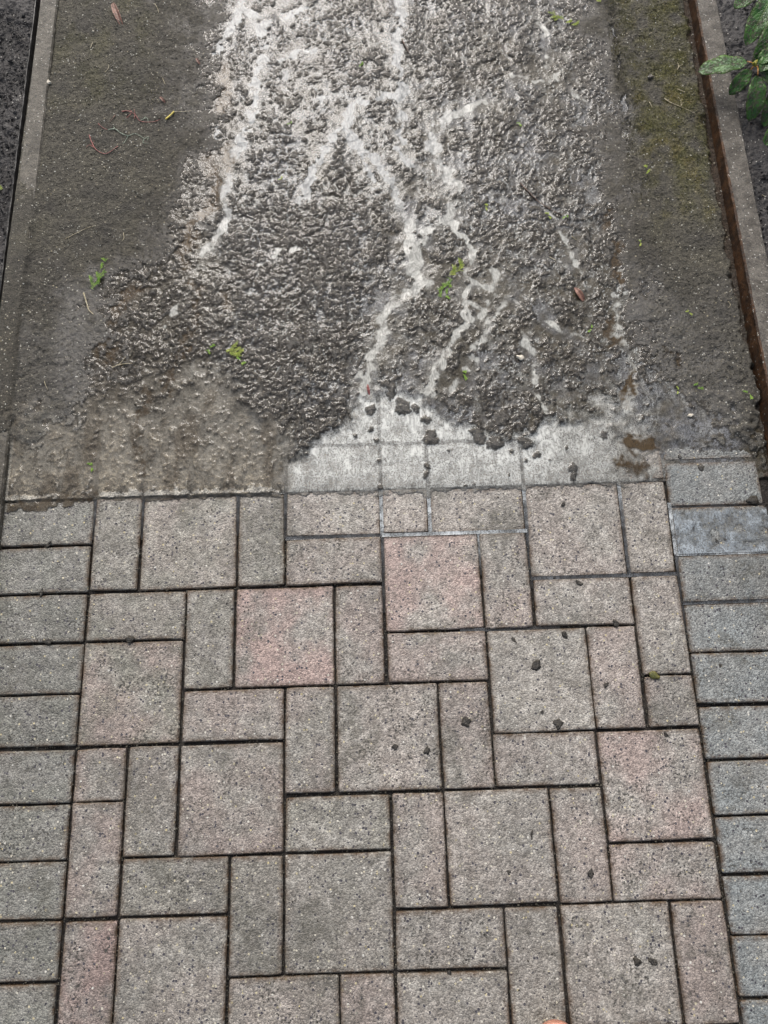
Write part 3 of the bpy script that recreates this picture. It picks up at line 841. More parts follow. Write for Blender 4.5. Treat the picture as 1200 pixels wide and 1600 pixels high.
# ---- silty water standing in the joints of the first rows
jv, jf, jc = [], [], []
def joint_strip(p0, p1, w, z0, z1, c, c1=None):
    n = max(4, int(math.hypot(p1[0] - p0[0], p1[1] - p0[1]) / 0.05)); q1, q2 = random.uniform(0, 6), random.uniform(0, 6)
    dx, dy = p1[0] - p0[0], p1[1] - p0[1]
    L = math.hypot(dx, dy); ox, oy = -dy / L * w / 2, dx / L * w / 2
    b = len(jv)
    for i in range(n + 1):
        t = i / n
        for s_ in (-1, 0, 1):
            z = z0 + (z1 - z0) * t - .0009 * max(0, math.sin(t * 11 + q2)) + (0.0006 if s_ else 0) + random.uniform(-.0001, .0001)
            jv.append(((p0[0] + dx * t + ox * s_) * .1, -(p0[1] + dy * t + oy * s_) * .1, z))
            m_ = .86 + .22 * math.sin(t * 7 + q1) * math.sin(t * 17 + q2) + random.uniform(-.08, .08)
            jc.append(tuple((a_ + (b_ - a_) * t) * m_ for a_, b_ in zip(c, c1 or c)))
    for i in range(n):
        for s_ in (0, 1):
            a = b + i * 3 + s_
            jf.append((a, a + 1, a + 4, a + 3))
MILKJ = (0.34, 0.36, 0.365, .95); GREYJ = (0.10, 0.105, 0.11, .7); DARKJ = (0.05, 0.048, 0.045, .4)
for (p0, p1, z0, z1, c) in [
    ((4, 0.0), (4, 1.0), -.0012, -.003, GREYJ), ((4, 1), (6, 1), -.0028, -.0022, GREYJ), ((6, 0.0), (6, 1), -.0004, -.0012, MILKJ), ((6, 1), (6, 2.6), -.0018, -.005, GREYJ),
    ((7, 0.0), (7, 1.0), -.0003, -.0010, MILKJ), ((6, 1), (9, 1), -.0010, -.0010, MILKJ), ((8, 1), (8, 1.9), -.0014, -.005, MILKJ), ((9, 0), (9, 0.9), -.0006, -.0012, MILKJ), ((9, 0.9), (9, 2.2), -.0018, -.006, GREYJ),
    ((11, 0), (11, 0.9), -.0005, -.0014, MILKJ), ((11, 0.9), (11, 2.0), -.0016, -.0022, GREYJ), ((9, 2), (12, 2), -.0022, -.0022, GREYJ), ((12, 1.4), (12, 3.4), -.0014, -.005, GREYJ),
    ((12, 0.6), (14, 0.6), -.0030, -.0030, GREYJ), ((12, 1.6), (14, 1.6), -.0006, -.0008, MILKJ), ((12, 2.6), (14, 2.6), -.0018, -.0014, GREYJ), ((12, 0.5), (12, 1.6), -.0008, -.0008, MILKJ),
    ((3, 0), (3, .9), -.0016, -.004, GREYJ), ((1, 0), (1, .9), -.0016, -.004, GREYJ), ((0, -0.1), (0, .9), -.0006, -.003, GREYJ), ((3, 0), (4, 0), -.0018, -.0018, GREYJ), ((7.5, 3), (9.5, 3), -.0045, -.0045, GREYJ)]:
    joint_strip(p0, p1, 0.075, z0, z1, c, DARKJ if z1 < -.0025 else (GREYJ if (z1 < -.0013 or (p0[1] == 0 and p0[0] in (9, 11))) else None))
jm = pymesh('joint_water', jv, jf, True)
vcol(jm, 'silt', np.array(jc))
jm.materials.append(M_WATER)
tag(link('joint_water', jm), kind='structure')

# thin sheet of water on the first wet stone of the right border
n1 = 70
fx = np.linspace(12.04, 13.99, n1); fy = np.linspace(0.64, 1.60, 44)
FX, FY = np.meshgrid(fx, fy)
nn = fbm(FX * .1, FY * .1, 110, 3, 101); nn2 = fbm(FX * .1, FY * .1, 34, 2, 102)
dd = 0.0006 * nn + 0.0006 * nn2 + 0.0004 - 0.0009 * sstep(.75, .64, FY) + 0.0007 * sstep(12.7, 12.1, FX) + .0007 * sstep(1.4, 1.6, FY)
ok = dd > 0.0001
kq = ok[:-1, :-1] | ok[1:, 1:]
co = np.stack([FX * .1, -FY * .1, 0.0008 + dd * .8], -1).reshape(-1, 3)
al = np.clip(.15 + dd * 400, .05, .7)
rg = np.stack([FX * 0 + .30, FX * 0 + .335, FX * 0 + .36, al], -1).reshape(-1, 4)
co2, q2, rg2 = compact(co, grid_quads(n1, 44, kq)[:, ::-1], rg)
fm = npmesh('film_water', co2, q2); vcol(fm, 'silt', rg2); fm.materials.append(M_WATER)
tag(link('film_water', fm), kind='structure')


# ------------------------------------------------------------------ garden soil beds left and right
def soil_bed(name, c0, c1, r0, r1, base, seed, sink=None):
    st = 0.0034
    n1 = int((c1 - c0) * .1 / st); n2 = int((r1 - r0) * .1 / st)
    x = np.linspace(c0 * .1, c1 * .1, n1); y = np.linspace(-r1 * .1, -r0 * .1, n2)
    A, B = np.meshgrid(x, y)
    f, _, r_ = worley(A + fbm(A, B, 50, 2, seed) * .006, B, 95, seed + 1)
    g, _, s_ = worley(A, B, 210, seed + 2)
    z = base + .010 * fbm(A, B, 9, 3, seed + 3) + .0065 * np.clip(1 - f * 1.2, 0, 1) * r_ + .0042 * np.clip(1 - g * 1.2, 0, 1) * s_ + .002 * fbm(A, B, 90, 2, seed + 4)
    if sink is not None: z = sink(A, B, z)
    m = npmesh(name, np.stack([A, B, z], -1).reshape(-1, 3), grid_quads(n1, n2))
    return tag(link(name, m, M_SOIL), kind='structure')


soil_bed('garden_soil', -8.0, -2.30, -17.5, 12, -0.006, 200, lambda A, B, z: z - 0.040 * sstep(-2.56, -2.44, A * 10))
soil_bed('garden_soil', 14.70, 21.0, -17.5, 12, 0.024, 300)


# ------------------------------------------------------------------ edging boards
def long_board(name, xa, xb, z0, z1, r0, r1, mats, wob, seed, bev=0.004, n=90, taper=None):
    r = random.Random(seed)
    V, F, MI = [], [], []
    prof = [(xa, z0), (xa, z1 - bev), (xa + bev * .8, z1), ((xa + xb) / 2, z1 + .0006), (xb - bev * .8, z1), (xb, z1 - bev), (xb, z0)]
    ph = [r.uniform(0, 6) for _ in range(4)]
    for j in range(n + 1):
        t = j / n; y = -(r0 + (r1 - r0) * t) * .1
        dx = wob * (math.sin(y * 2.1 + ph[0]) + .5 * math.sin(y * 5.3 + ph[1]))
        for k_, (x, z) in enumerate(prof):
            jit = r.uniform(-.0005, .0005)
            V.append((x + dx + jit, y, z + (jit if z > z0 + .01 else 0)))
    m_ = len(prof)
    for j in range(n):
        for k_ in range(m_ - 1):
            F.append((j * m_ + k_, j * m_ + k_ + 1, (j + 1) * m_ + k_ + 1, (j + 1) * m_ + k_)); MI.append(mats[1][k_])
    F.append(tuple(range(m_))); MI.append(0)
    F.append(tuple(n * m_ + k_ for k_ in reversed(range(m_)))); MI.append(0)
    me = pymesh(name, V, F)
    for q_ in mats[0]: me.materials.append(q_)
    me.polygons.foreach_set('material_index', MI)
    return link(name, me)


kerb = long_board('concrete_kerb', 1.421, 1.474, -0.06, 0.050, -17.5, 12, ([M_CURB, M_CURB_RUST], [1, 1, 0, 0, 0, 0]), 0.0009, 4, n=260)
tag(kerb, 'long grey concrete kerb with rust brown inner face, between mud and the right soil bed', 'kerb')
edging = long_board('path_edging', -0.234, -0.188, -0.06, 0.0165, -17.5, 12, ([M_EDGE], [0, 0, 0, 0, 0, 0]), 0.0008, 5, n=260)
tag(edging, 'narrow weathered concrete edging half buried in soil along the left of the path', 'edging')
strip = long_board('garden_strip', -0.2520, -0.2495, -0.05, 0.008, -17.5, 12, ([M_STRIP], [0, 0, 0, 0, 0, 0]), 0.0014, 6, bev=.0006, n=200)
tag(strip, 'thin dark upright strip along the left soil bed, beside the black groove', 'edging strip')


# ------------------------------------------------------------------ crumbs, moss blades, grit (nobody could count them)
def terrain_z(x, y):
    i = np.clip(np.searchsorted(ys, y), 1, ny - 1); j = np.clip(np.searchsorted(xs, x), 1, nx - 1)
    return T[i, j]


def surf_z(x, y):
    i = int(np.clip(np.searchsorted(ys, y), 1, ny - 1)); j = int(np.clip(np.searchsorted(xs, x), 1, nx - 1))
    if x < xs[0] or x > xs[-1] or y < ys[0]: return 0.0005 if y < ys[0] else 0.02
    a = T[max(0, i - 2):i + 3, max(0, j - 2):j + 3].max()
    b = S[i, j] if depth[i, j] > 0 else -1
    return max(a, b, 0.0 if -y * 10 > -0.9 else -1)


def scatter(name, n, xy, size, mat, zf, flat=0.6):
    """n little angular crumbs joined as one mesh"""
    oct_ = np.array([(1, 0, 0), (-1, 0, 0), (0, 1, 0), (0, -1, 0), (0, 0, 1), (0, 0, -1)], float)
    tri = np.array([(0, 2, 4), (2, 1, 4), (1, 3, 4), (3, 0, 4), (2, 0, 5), (1, 2, 5), (3, 1, 5), (0, 3, 5)])
    a = RS.rand(n) * 6.28
    s = size[0] + (size[1] - size[0]) * RS.rand(n) ** 3
    V = oct_[None] * (1 + RS.uniform(-.4, .4, (n, 6, 1))) * s[:, None, None]
    V[..., 2] *= flat
    ca, sa = np.cos(a)[:, None], np.sin(a)[:, None]
    x = V[..., 0] * ca - V[..., 1] * sa; y = V[..., 0] * sa + V[..., 1] * ca
    V = np.stack([x + xy[:, :1], y + xy[:, 1:2], V[..., 2] + (zf + s * flat * .35)[:, None]], -1)
    F = (tri[None] + (np.arange(n) * 6)[:, None, None]).reshape(-1, 3)
    m = npmesh(name, V.reshape(-1, 3), F, False)
    return tag(link(name, m, mat), kind='stuff')


# crumbs of soil over the two drier strips
n = 22000
cx = np.where(RS.rand(n) < .55, RS.uniform(-1.95, 2.0, n), RS.uniform(12.1, 14.0, n)); ry = RS.uniform(-16, -2, n)
xy = np.stack([cx * .1, -ry * .1], -1)
o = scatter('soil_crumbs', n, xy, (.0008, .0022), M_GRIT, terrain_z(xy[:, 0], xy[:, 1]))
tag(o, 'fine dark crumbs of soil strewn over the drier side strips')
n = 16000
cx = np.where(RS.rand(n) < .5, RS.uniform(-4.5, -2.6, n), RS.uniform(14.85, 17.5, n)); ry = RS.uniform(-16, 2, n)
xy = np.stack([cx * .1, -ry * .1], -1)
o = scatter('soil_crumbs', n, xy, (.0012, .0048), M_SOIL, np.where(cx > 5, .026, -.003) + RS.uniform(-.002, .004, n), .8)
tag(o, 'dark crumbly lumps of garden soil in both beds')
# pale sand on everything wet in front
n = 1500
xy = np.stack([RS.uniform(-.2, 1.38, n), RS.uniform(.005, .30, n)], -1)
o = scatter('sand_grains', n, xy, (.0005, .0013), M_STONE, np.maximum(terrain_z(xy[:, 0], xy[:, 1]), .0008))
tag(o, 'pale sand grains washed out over the silt at the mud edge')
n = 900
gx = RS.uniform(0, 12, 60); gy = RS.uniform(.3, 9.8, 60); gi = RS.randint(0, 60, n)
xy = np.stack([(gx[gi] + RS.normal(0, .35, n)) * .1, -(gy[gi] + RS.normal(0, .35, n)) * .1], -1)
xy = np.concatenate([xy, np.stack([RS.uniform(0, 1.2, 500), RS.uniform(-.98, -.02, 500)], -1)])
o = scatter('dirt_specks', len(xy), xy, (.0006, .0021), M_CLOD, np.full(len(xy), -.0002), .35)
tag(o, 'small flat specks of dark dirt scattered over the stones')
# grit and earth caught in the joints
segs = []
for (c, r, w, h, *_r) in FIELD:
    if r < 0: continue
    segs += [((c, r), (c + w, r)), ((c, r), (c, r + h))]
n = 4200
idx = RS.randint(0, len(segs), n)
t = RS.rand(n)
A = np.array([s_[0] for s_ in segs], float)[idx]; B = np.array([s_[1] for s_ in segs], float)[idx]
Pp = A + (B - A) * t[:, None] + RS.normal(0, .012, (n, 2))
xy = np.stack([Pp[:, 0] * .1, -Pp[:, 1] * .1], -1)
o = scatter('joint_grit', n, xy, (.0008, .0026), M_GRIT, RS.uniform(-.009, -.0035, n))
tag(o, 'grit and earth caught down in the joints between the stones')


def blades(name, n, xy, zf, hgt, mat, lean=.8, wid=.0006):
    a = RS.rand(n) * 6.28; h = hgt * RS.uniform(.4, 1.2, n); b = RS.rand(n) * 6.28; l = h * lean * RS.uniform(.3, 1.3, n)
    V = np.zeros((n, 5, 3))
    wx_, wy_ = np.cos(a) * wid, np.sin(a) * wid
    lx, ly = np.cos(b) * l, np.sin(b) * l
    V[:, 0] = np.stack([xy[:, 0] - wx_, xy[:, 1] - wy_, zf - .0008], -1)
    V[:, 1] = np.stack([xy[:, 0] + wx_, xy[:, 1] + wy_, zf - .0008], -1)
    V[:, 2] = np.stack([xy[:, 0] + wx_ * .8 + lx * .5, xy[:, 1] + wy_ * .8 + ly * .5, zf + h * .6], -1)
    V[:, 3] = np.stack([xy[:, 0] - wx_ * .8 + lx * .5, xy[:, 1] - wy_ * .8 + ly * .5, zf + h * .6], -1)
    V[:, 4] = np.stack([xy[:, 0] + lx, xy[:, 1] + ly, zf + h * .85], -1)
    F = np.concatenate([(np.array([[0, 1, 2], [0, 2, 3], [3, 2, 4]])[None] + (np.arange(n) * 5)[:, None, None]).reshape(-1, 3)])
    m = npmesh(name, V.reshape(-1, 3), F, False)
    return tag(link(name, m, mat), kind='stuff')


n = 60000
cx = RS.uniform(12.1, 14.1, n); ry = RS.uniform(-17, -5.0, n)
k2 = RS.rand(n) < np.clip(.55 + fbm(cx * .1, -ry * .1, 26, 3, 92) * .9, 0, 1) * (1 - np.clip((ry + 9.5) / 4, 0, 1))
xy = np.stack([cx * .1, -ry * .1], -1)[k2][:17000]
o = blades('moss', len(xy), xy, terrain_z(xy[:, 0], xy[:, 1]), .0026, M_MOSS)
tag(o, 'yellow green moss covering the damp strip by the right kerb')
n = 12000
cx = RS.uniform(-1.8, 1.0, n); ry = RS.uniform(-17, -9.5, n)
k2 = RS.rand(n) < np.clip(.1 + fbm(cx * .1, -ry * .1, 20, 3, 93) * 1.0, 0, 1)
xy = np.stack([cx * .1, -ry * .1], -1)[k2]
o = blades('moss', len(xy), xy, terrain_z(xy[:, 0], xy[:, 1]), .0020, M_MOSS)
tag(o, 'thin moss tinting the top of the left soil strip')
# fine roots and bark shreds on the beds
n = 900
cx = np.concatenate([RS.uniform(14.9, 19, n), RS.uniform(-6, -2.6, 350)]); ry = RS.uniform(-16, 4, n + 350)
xy = np.stack([cx * .1, -ry * .1], -1)
o = blades('root_shreds', len(xy), xy, np.where(cx > 5, .026, -.004), .012, M_BROWN, 1.6, .0005)
tag(o, 'dark root shreds lying on the garden soil')


# ------------------------------------------------------------------ small things
def tube(V, F, pts, r0, r1, sides=6):
    b0 = len(V)
    n = len(pts)
    for i, p in enumerate(pts):
        p = Vector(p)
        d = (Vector(pts[min(i + 1, n - 1)]) - Vector(pts[max(i - 1, 0)])).normalized()
        u = d.cross(Vector((0, 0, 1)))
        u = u.normalized() if u.length > 1e-4 else Vector((1, 0, 0))
        v = d.cross(u)
        r = r0 + (r1 - r0) * i / max(1, n - 1)
        for k_ in range(sides):
            a = 2 * math.pi * k_ / sides
            V.append(tuple(p + u * r * math.cos(a) + v * r * math.sin(a)))
    for i in range(n - 1):
        for k_ in range(sides):
            F.append((b0 + i * sides + k_, b0 + i * sides + (k_ + 1) % sides, b0 + (i + 1) * sides + (k_ + 1) % sides, b0 + (i + 1) * sides + k_))
    F.append(tuple(b0 + k_ for k_ in reversed(range(sides)))); F.append(tuple(b0 + (n - 1) * sides + k_ for k_ in range(sides)))


def smooth_path(px, lift=0.001, sub=5):
    P = [un(*q_) for q_ in px]
    out = []
    for i in range(len(P) - 1):
        p0 = P[max(0, i - 1)]; p1 = P[i]; p2 = P[i + 1]; p3 = P[min(len(P) - 1, i + 2)]
        for s_ in range(sub + (1 if i == len(P) - 2 else 0)):
            t = s_ / sub
            f = [0.5 * (2 * p1[k_] + (p2[k_] - p0[k_]) * t + (2 * p0[k_] - 5 * p1[k_] + 4 * p2[k_] - p3[k_]) * t * t + (3 * p1[k_] - p0[k_] - 3 * p2[k_] + p3[k_]) * t ** 3) for k_ in (0, 1)]
            out.append(f)
    zz = [surf_z(*f) for f in out]
    res = []
    for i, f in enumerate(out):
        z = sum(zz[max(0, i - 2):i + 3]) / len(zz[max(0, i - 2):i + 3])
        res.append((f[0], f[1], max(z, zz[i] * .7) + lift))
    return res


def twig(name, px, r, mat, label, cat='twig', group=None, side=(), r1=None):
    V, F = [], []
    p = smooth_path(px, lift=r * .8)
    c = Vector(p[len(p) // 2])
    tube(V, F, p, r, r1 if r1 is not None else r * .5)
    for s_ in side:
        tube(V, F, smooth_path(s_, lift=r * .8), r * .7, r * .3, 5)
    V = [tuple(Vector(v) - c) for v in V]
    o = link(name, pymesh(name, V, F, True), mat, loc=c)
    return tag(o, label, cat, group)


twig('red_twig', [(193, 180), (203, 179), (213, 184), (222, 195), (240, 196), (252, 192)], .0011, M_REDTWIG, 'thin red twig with side shoots, ending at the yellow piece', 'twig', 'red twigs on the left soil strip', side=[[(200, 190), (208, 181), (206, 177)], [(212, 191), (213, 184), (212, 176)]])
twig('yellow_twig_piece', [(261, 192), (268, 186), (274, 180)], .0022, M_YELLOW, 'short bright yellow piece of twig at the right end of the upper red twig', 'twig', r1=.0019)
twig('red_twig', [(143, 218), (147, 230), (154, 240), (167, 246), (178, 241), (187, 234)], .0012, M_REDTWIG, 'curved red twig like a hook, lowest of the red ones on the left strip', 'twig', 'red twigs on the left soil strip', side=[[(150, 236), (142, 232), (138, 236)], [(150, 236), (148, 229), (152, 226)]])
twig('red_twig', [(156, 198), (162, 204), (171, 208)], .0010, M_REDTWIG, 'very short red twig above the pale lichen stem on the left strip', 'twig', 'red twigs on the left soil strip')
twig('lichen_twig', [(171, 208), (182, 207), (192, 214), (203, 218), (214, 215), (228, 222)], .0011, M_LICHEN, 'grey green twig with lichen tufts between the red twigs', 'twig', side=[[(203, 218), (198, 226), (194, 230)], [(228, 222), (234, 219), (232, 226)], [(228, 222), (226, 229), (234, 230)], [(182, 207), (180, 203)], [(222, 194), (232, 190), (234, 200)], [(226, 192), (230, 187)]])
twig('pale_twig', [(274, 180), (286, 179), (300, 177)], .0008, M_STRAW, 'pale twig end running from the yellow piece towards the wet mud', 'twig')
twig('brown_twig', [(183, 186), (178, 192), (174, 196)], .0009, M_DRYLEAF, 'tiny brown forked twig between the upper red twig and the short red one', 'twig')
twig('bone_twig', [(133, 461), (137, 474), (141, 487), (149, 495)], .0017, M_STRAW, 'thick pale bent twig below the green tuft at the left mud edge', 'twig')
twig('pale_twig', [(177, 577), (187, 573), (198, 571), (208, 570)], .0012, M_STRAW, 'pale forked twig beside the brown puddle on the left', 'twig', side=[[(187, 573), (193, 567), (198, 561)]])
twig('straw', [(105, 378), (125, 368), (140, 361), (153, 358)], .0007, M_STRAW, 'long straight pale straw on the left soil strip below the red twigs', 'straw')
twig('straw', [(1034, 162), (1046, 172), (1060, 180), (1080, 190)], .0009, M_STRAW, 'long curved pale straw on the mossy strip left of the kerb', 'straw', side=[[(1058, 178), (1058, 170), (1054, 163)], [(1058, 178), (1062, 172)]])
twig('straw', [(1053, 151), (1065, 157)], .0010, M_STRAW, 'short thick pale straw just above the long curved one on the moss', 'straw')
twig('straw', [(1053, 121), (1055, 115), (1053, 109)], .0008, M_STRAW, 'small yellowish forked straw on the moss above the short straw', 'straw', side=[[(1055, 115), (1062, 113)], [(1055, 115), (1060, 119)]])
twig('straw', [(1130, 35), (1142, 22), (1158, 20), (1160, 12)], .0008, M_STRAW, 'looped dry grass stem on the dark soil below the topmost leaf', 'straw')
twig('straw', [(1182, 212), (1187, 220), (1190, 211)], .0009, M_STRAW, 'small forked pale twig on the right bed below the drooping leaves', 'straw', side=[[(1187, 220), (1188, 226)]])
twig('straw', [(1180, 312), (1188, 316), (1193, 322)], .0008, M_STRAW, 'pale curved stem on the dark bed right of the kerb', 'straw')
twig('dark_stick', [(812, 290), (826, 305), (842, 320), (862, 333), (878, 340)], .0016, M_BROWN, 'long dark brown stick lying slanted in the wet middle, right half', 'stick')
twig('dark_stick', [(628, 66), (634, 78), (640, 92)], .0022, M_BROWN, 'short dark brown stick leaning in the top central stream', 'stick')
twig('pale_sliver', [(858, 404), (868, 409)], .0010, M_STRAW, 'tiny pale sliver among the clods left of the long dirt channel', 'sliver')
twig('pale_sliver', [(892, 372), (900, 378)], .0010, M_STRAW, 'tiny pinkish sliver below the pair of green sprigs', 'sliver')
for i, (p, lab) in enumerate([([(144, 82), (147, 75), (148, 72)], 'tiny white root end on the left strip right of the small pebble'), ([(167, 119), (172, 114), (173, 109)], 'hooked white root end on the left strip above the red twigs'),
                              ([(244, 12), (248, 19), (250, 26)], 'white root end at the top edge right of the dead leaf'), ([(165, 266), (169, 269)], 'very small white root end under the hooked red twig'),
                              ([(195, 368), (196, 376), (193, 381)], 'curled white root end right of the long straw'), ([(124, 195), (128, 192)], 'yellowish root end left of the short red twig'),
                              ([(74, 600), (76, 608), (78, 612)], 'white root end on the dark soil at the left frame edge'), ([(1130, 480), (1134, 485), (1131, 490)], 'curved white root end near the kerb beside the damp hollow'),
                              ([(1012, 166), (1016, 175)], 'white root end standing at the left border of the moss'), ([(256, 128), (260, 137)], 'yellowish root end near the wet left border, upper part')]):
    twig('root_end', p, .0008, M_STRAW, lab, 'root', 'white root ends on the soil')


def sprig(px, py, size, n, mat, seed, label, ang=None, name='green_sprig', cat='sprig', group='fallen green sprigs'):
    """a fallen bit of cypress: a stem with short overlapping scale twigs"""
    r = random.Random(seed)
    x0, y0 = un(px, py)
    z0 = surf_z(x0, y0) + .0012
    V, F = [], []
    a0 = ang if ang is not None else r.uniform(0, 6.28)
    def needle(p, a, el, L, w):
        d = Vector((math.cos(a) * math.cos(el), math.sin(a) * math.cos(el), math.sin(el)))
        s_ = Vector((-math.sin(a), math.cos(a), 0)) * w
        u = Vector((0, 0, 1)) * w * .7
        b = len(V)
        m_ = p + d * L * .5 + Vector((0, 0, L * .05))
        V.extend([tuple(p), tuple(m_ + s_), tuple(m_ + u), tuple(m_ - s_), tuple(m_ - u), tuple(p + d * L)])
        F.extend([(b, b + 1, b + 2), (b, b + 2, b + 3), (b, b + 3, b + 4), (b, b + 4, b + 1), (b + 5, b + 2, b + 1), (b + 5, b + 3, b + 2), (b + 5, b + 4, b + 3), (b + 5, b + 1, b + 4)])
    size *= 1.15
    nb = max(2, n // 5)
    for k_ in range(nb):
        a = a0 + (0.55 if k_ % 2 else -0.55) * r.uniform(.3, 1.4) + r.uniform(-.2, .2)
        L = size * r.uniform(.4, .75)
        q0 = (k_ / max(1, nb - 1) - .5) * size * .9
        p0 = Vector((math.cos(a0) * q0 + r.uniform(-.1, .1) * size, math.sin(a0) * q0 + r.uniform(-.1, .1) * size, 0))
        pts = [tuple(p0 + Vector((math.cos(a + .15 * t) * L * t / 4, math.sin(a + .15 * t) * L * t / 4, .0015 * math.sin(t * .8)))) for t in range(5)]
        tube(V, F, pts, .0006, .0003, 4)
        for j in range(12 + n // nb):
            t = (j + 1) / (12 + n // nb)
            q_ = Vector(pts[0]).lerp(Vector(pts[4]), t)
            sd = 1 if j % 2 else -1
            needle(q_ + Vector((0, 0, .0005)), a + sd * r.uniform(.4, .9), r.uniform(.1, .7), size * .36 * (1.15 - t * .6) * r.uniform(.6, 1.2), .0007)
    o = link(name, pymesh(name, V, F), mat, loc=(x0, y0, z0))
    return tag(o, label, cat, group)


SPR = [
    (150, 447, .030, 26, 0, .9, 'bright green sprig, biggest tuft at the left border of the wet mud'),
    (163, 420, .022, 14, 0, 1.2, 'small green sprig just above the biggest left tuft'),
    (334, 547, .016, 14, 0, 3.6, 'small bright green sprig left of the wide yellow green tuft'),
    (364, 552, .026, 30, 1, -.4, 'wide yellow green tuft in the mud, left of the centre'),
    (376, 566, .016, 12, 0, -.9, 'pale green tip lying at the lower end of the wide tuft'),
    (872, 33, .022, 26, 1, 2.6, 'round yellow green tuft near the top right of the wet mud'),
    (890, 42, .020, 22, 1, 5.9, 'yellow green half tuft touching the round one, top right'),
    (926, 3, .018, 10, 1, 5.4, 'yellow green sprig cut by the top frame edge'),
    (712, 428, .032, 24, 1, .7, 'long yellow green sprig beside the pale stream bend'),
    (700, 445, .030, 22, 0, 3.7, 'long dull green sprig under the sprig by the stream bend'),
    (698, 458, .018, 14, 0, 4.4, 'short fresh green sprig lowest of the three by the stream bend'),
    (728, 590, .016, 12, 0, 1.5, 'small green sprig in the dark clods above the pale pool'),
    (857, 344, .012, 8, 1, 1.8, 'tiny yellow green sprig, left one of a pair right of the long stick'),
    (880, 345, .012, 9, 0, .3, 'tiny bluish green sprig, right one of the pair right of the long stick'),
    (760, 328, .012, 8, 1, 1.2, 'dull green tip among clods left of the long dark stick'),
    (812, 200, .010, 8, 0, 1.7, 'tiny fresh green tip alone in the upper right mud'),
    (563, 107, .012, 10, 0, .7, 'small yellow green curl in the mud between two pale streams'),
    (437, 282, .009, 8, 1, .2, 'tiny yellow green tip left of the arching pale stream'),
    (452, 198, .008, 6, 0, .2, 'tiny bluish green tip in the upper left mud'),
    (145, 733, .014, 12, 0, 1.4, 'green tip in the thin silt just above the left paver joint'),
    (1075, 495, .012, 8, 1, 2.2, 'yellow green tip on the dark strip, halfway along the right kerb'),
    (920, 517, .012, 8, 0, .6, 'small green tip beside the whitish stream on the right'),
    (1092, 608, .014, 9, 0, 2.3, 'pointed green tip near the silt edge, right side'),
    (1163, 627, .014, 10, 0, 1.7, 'upright green tip closest to the right kerb'),
    (1057, 614, .010, 7, 1, 1.2, 'pale green tip left of the pointed one, right side'),
    (1007, 275, .016, 10, 1, 1.2, 'thin dull green blades at the left border of the right strip'),
    (4, 311, .018, 10, 1, 1.0, 'small yellow green weed in the left soil bed at the frame edge'),
    (998, 386, .010, 8, 1, 1.2, 'small green tip at the right border of the wet mud'),
]
for i, (px, py, s_, n_, mi, an, lab) in enumerate(SPR):
    sprig(px, py, s_, n_, (M_SPRIG, M_SPRIG_Y)[mi], 900 + i, lab, an)


def lump(name, px, py, rad, mat, seed, label, cat, group=None, stretch=(1, 1, .6), z=None, rot=0.0):
    r = random.Random(seed)
    import bmesh
    bm = bmesh.new()
    bmesh.ops.create_icosphere(bm, subdivisions=3, radius=1.0)
    ph = [r.uniform(0, 6) for _ in range(9)]
    for v in bm.verts:
        p = v.co
        d = 1 + .10 * math.sin(p.x * 17 + ph[5]) * math.sin(p.y * 15 + ph[6]) + .26 * math.sin(p.x * 3 + ph[0]) * math.cos(p.y * 3.3 + ph[1]) + .11 * math.sin(p.y * 6 + ph[2] + p.z * 4) + .08 * math.sin(p.x * 9 + ph[3]) * math.sin(p.z * 8 + ph[4]) + r.uniform(-.09, .09)
        v.co = Vector((p.x * stretch[0], p.y * stretch[1], p.z * stretch[2])) * d * rad
    m = bpy.data.meshes.new(name); bm.to_mesh(m); bm.free()
    m.polygons.foreach_set('use_smooth', [True] * len(m.polygons))
    x, y = un(px, py)
    zz = surf_z(x, y) if z is None else z
    o = link(name, m, mat, loc=(x, y, zz + rad * stretch[2] * .55), rot=(0, 0, rot))
    return tag(o, label, cat, group)


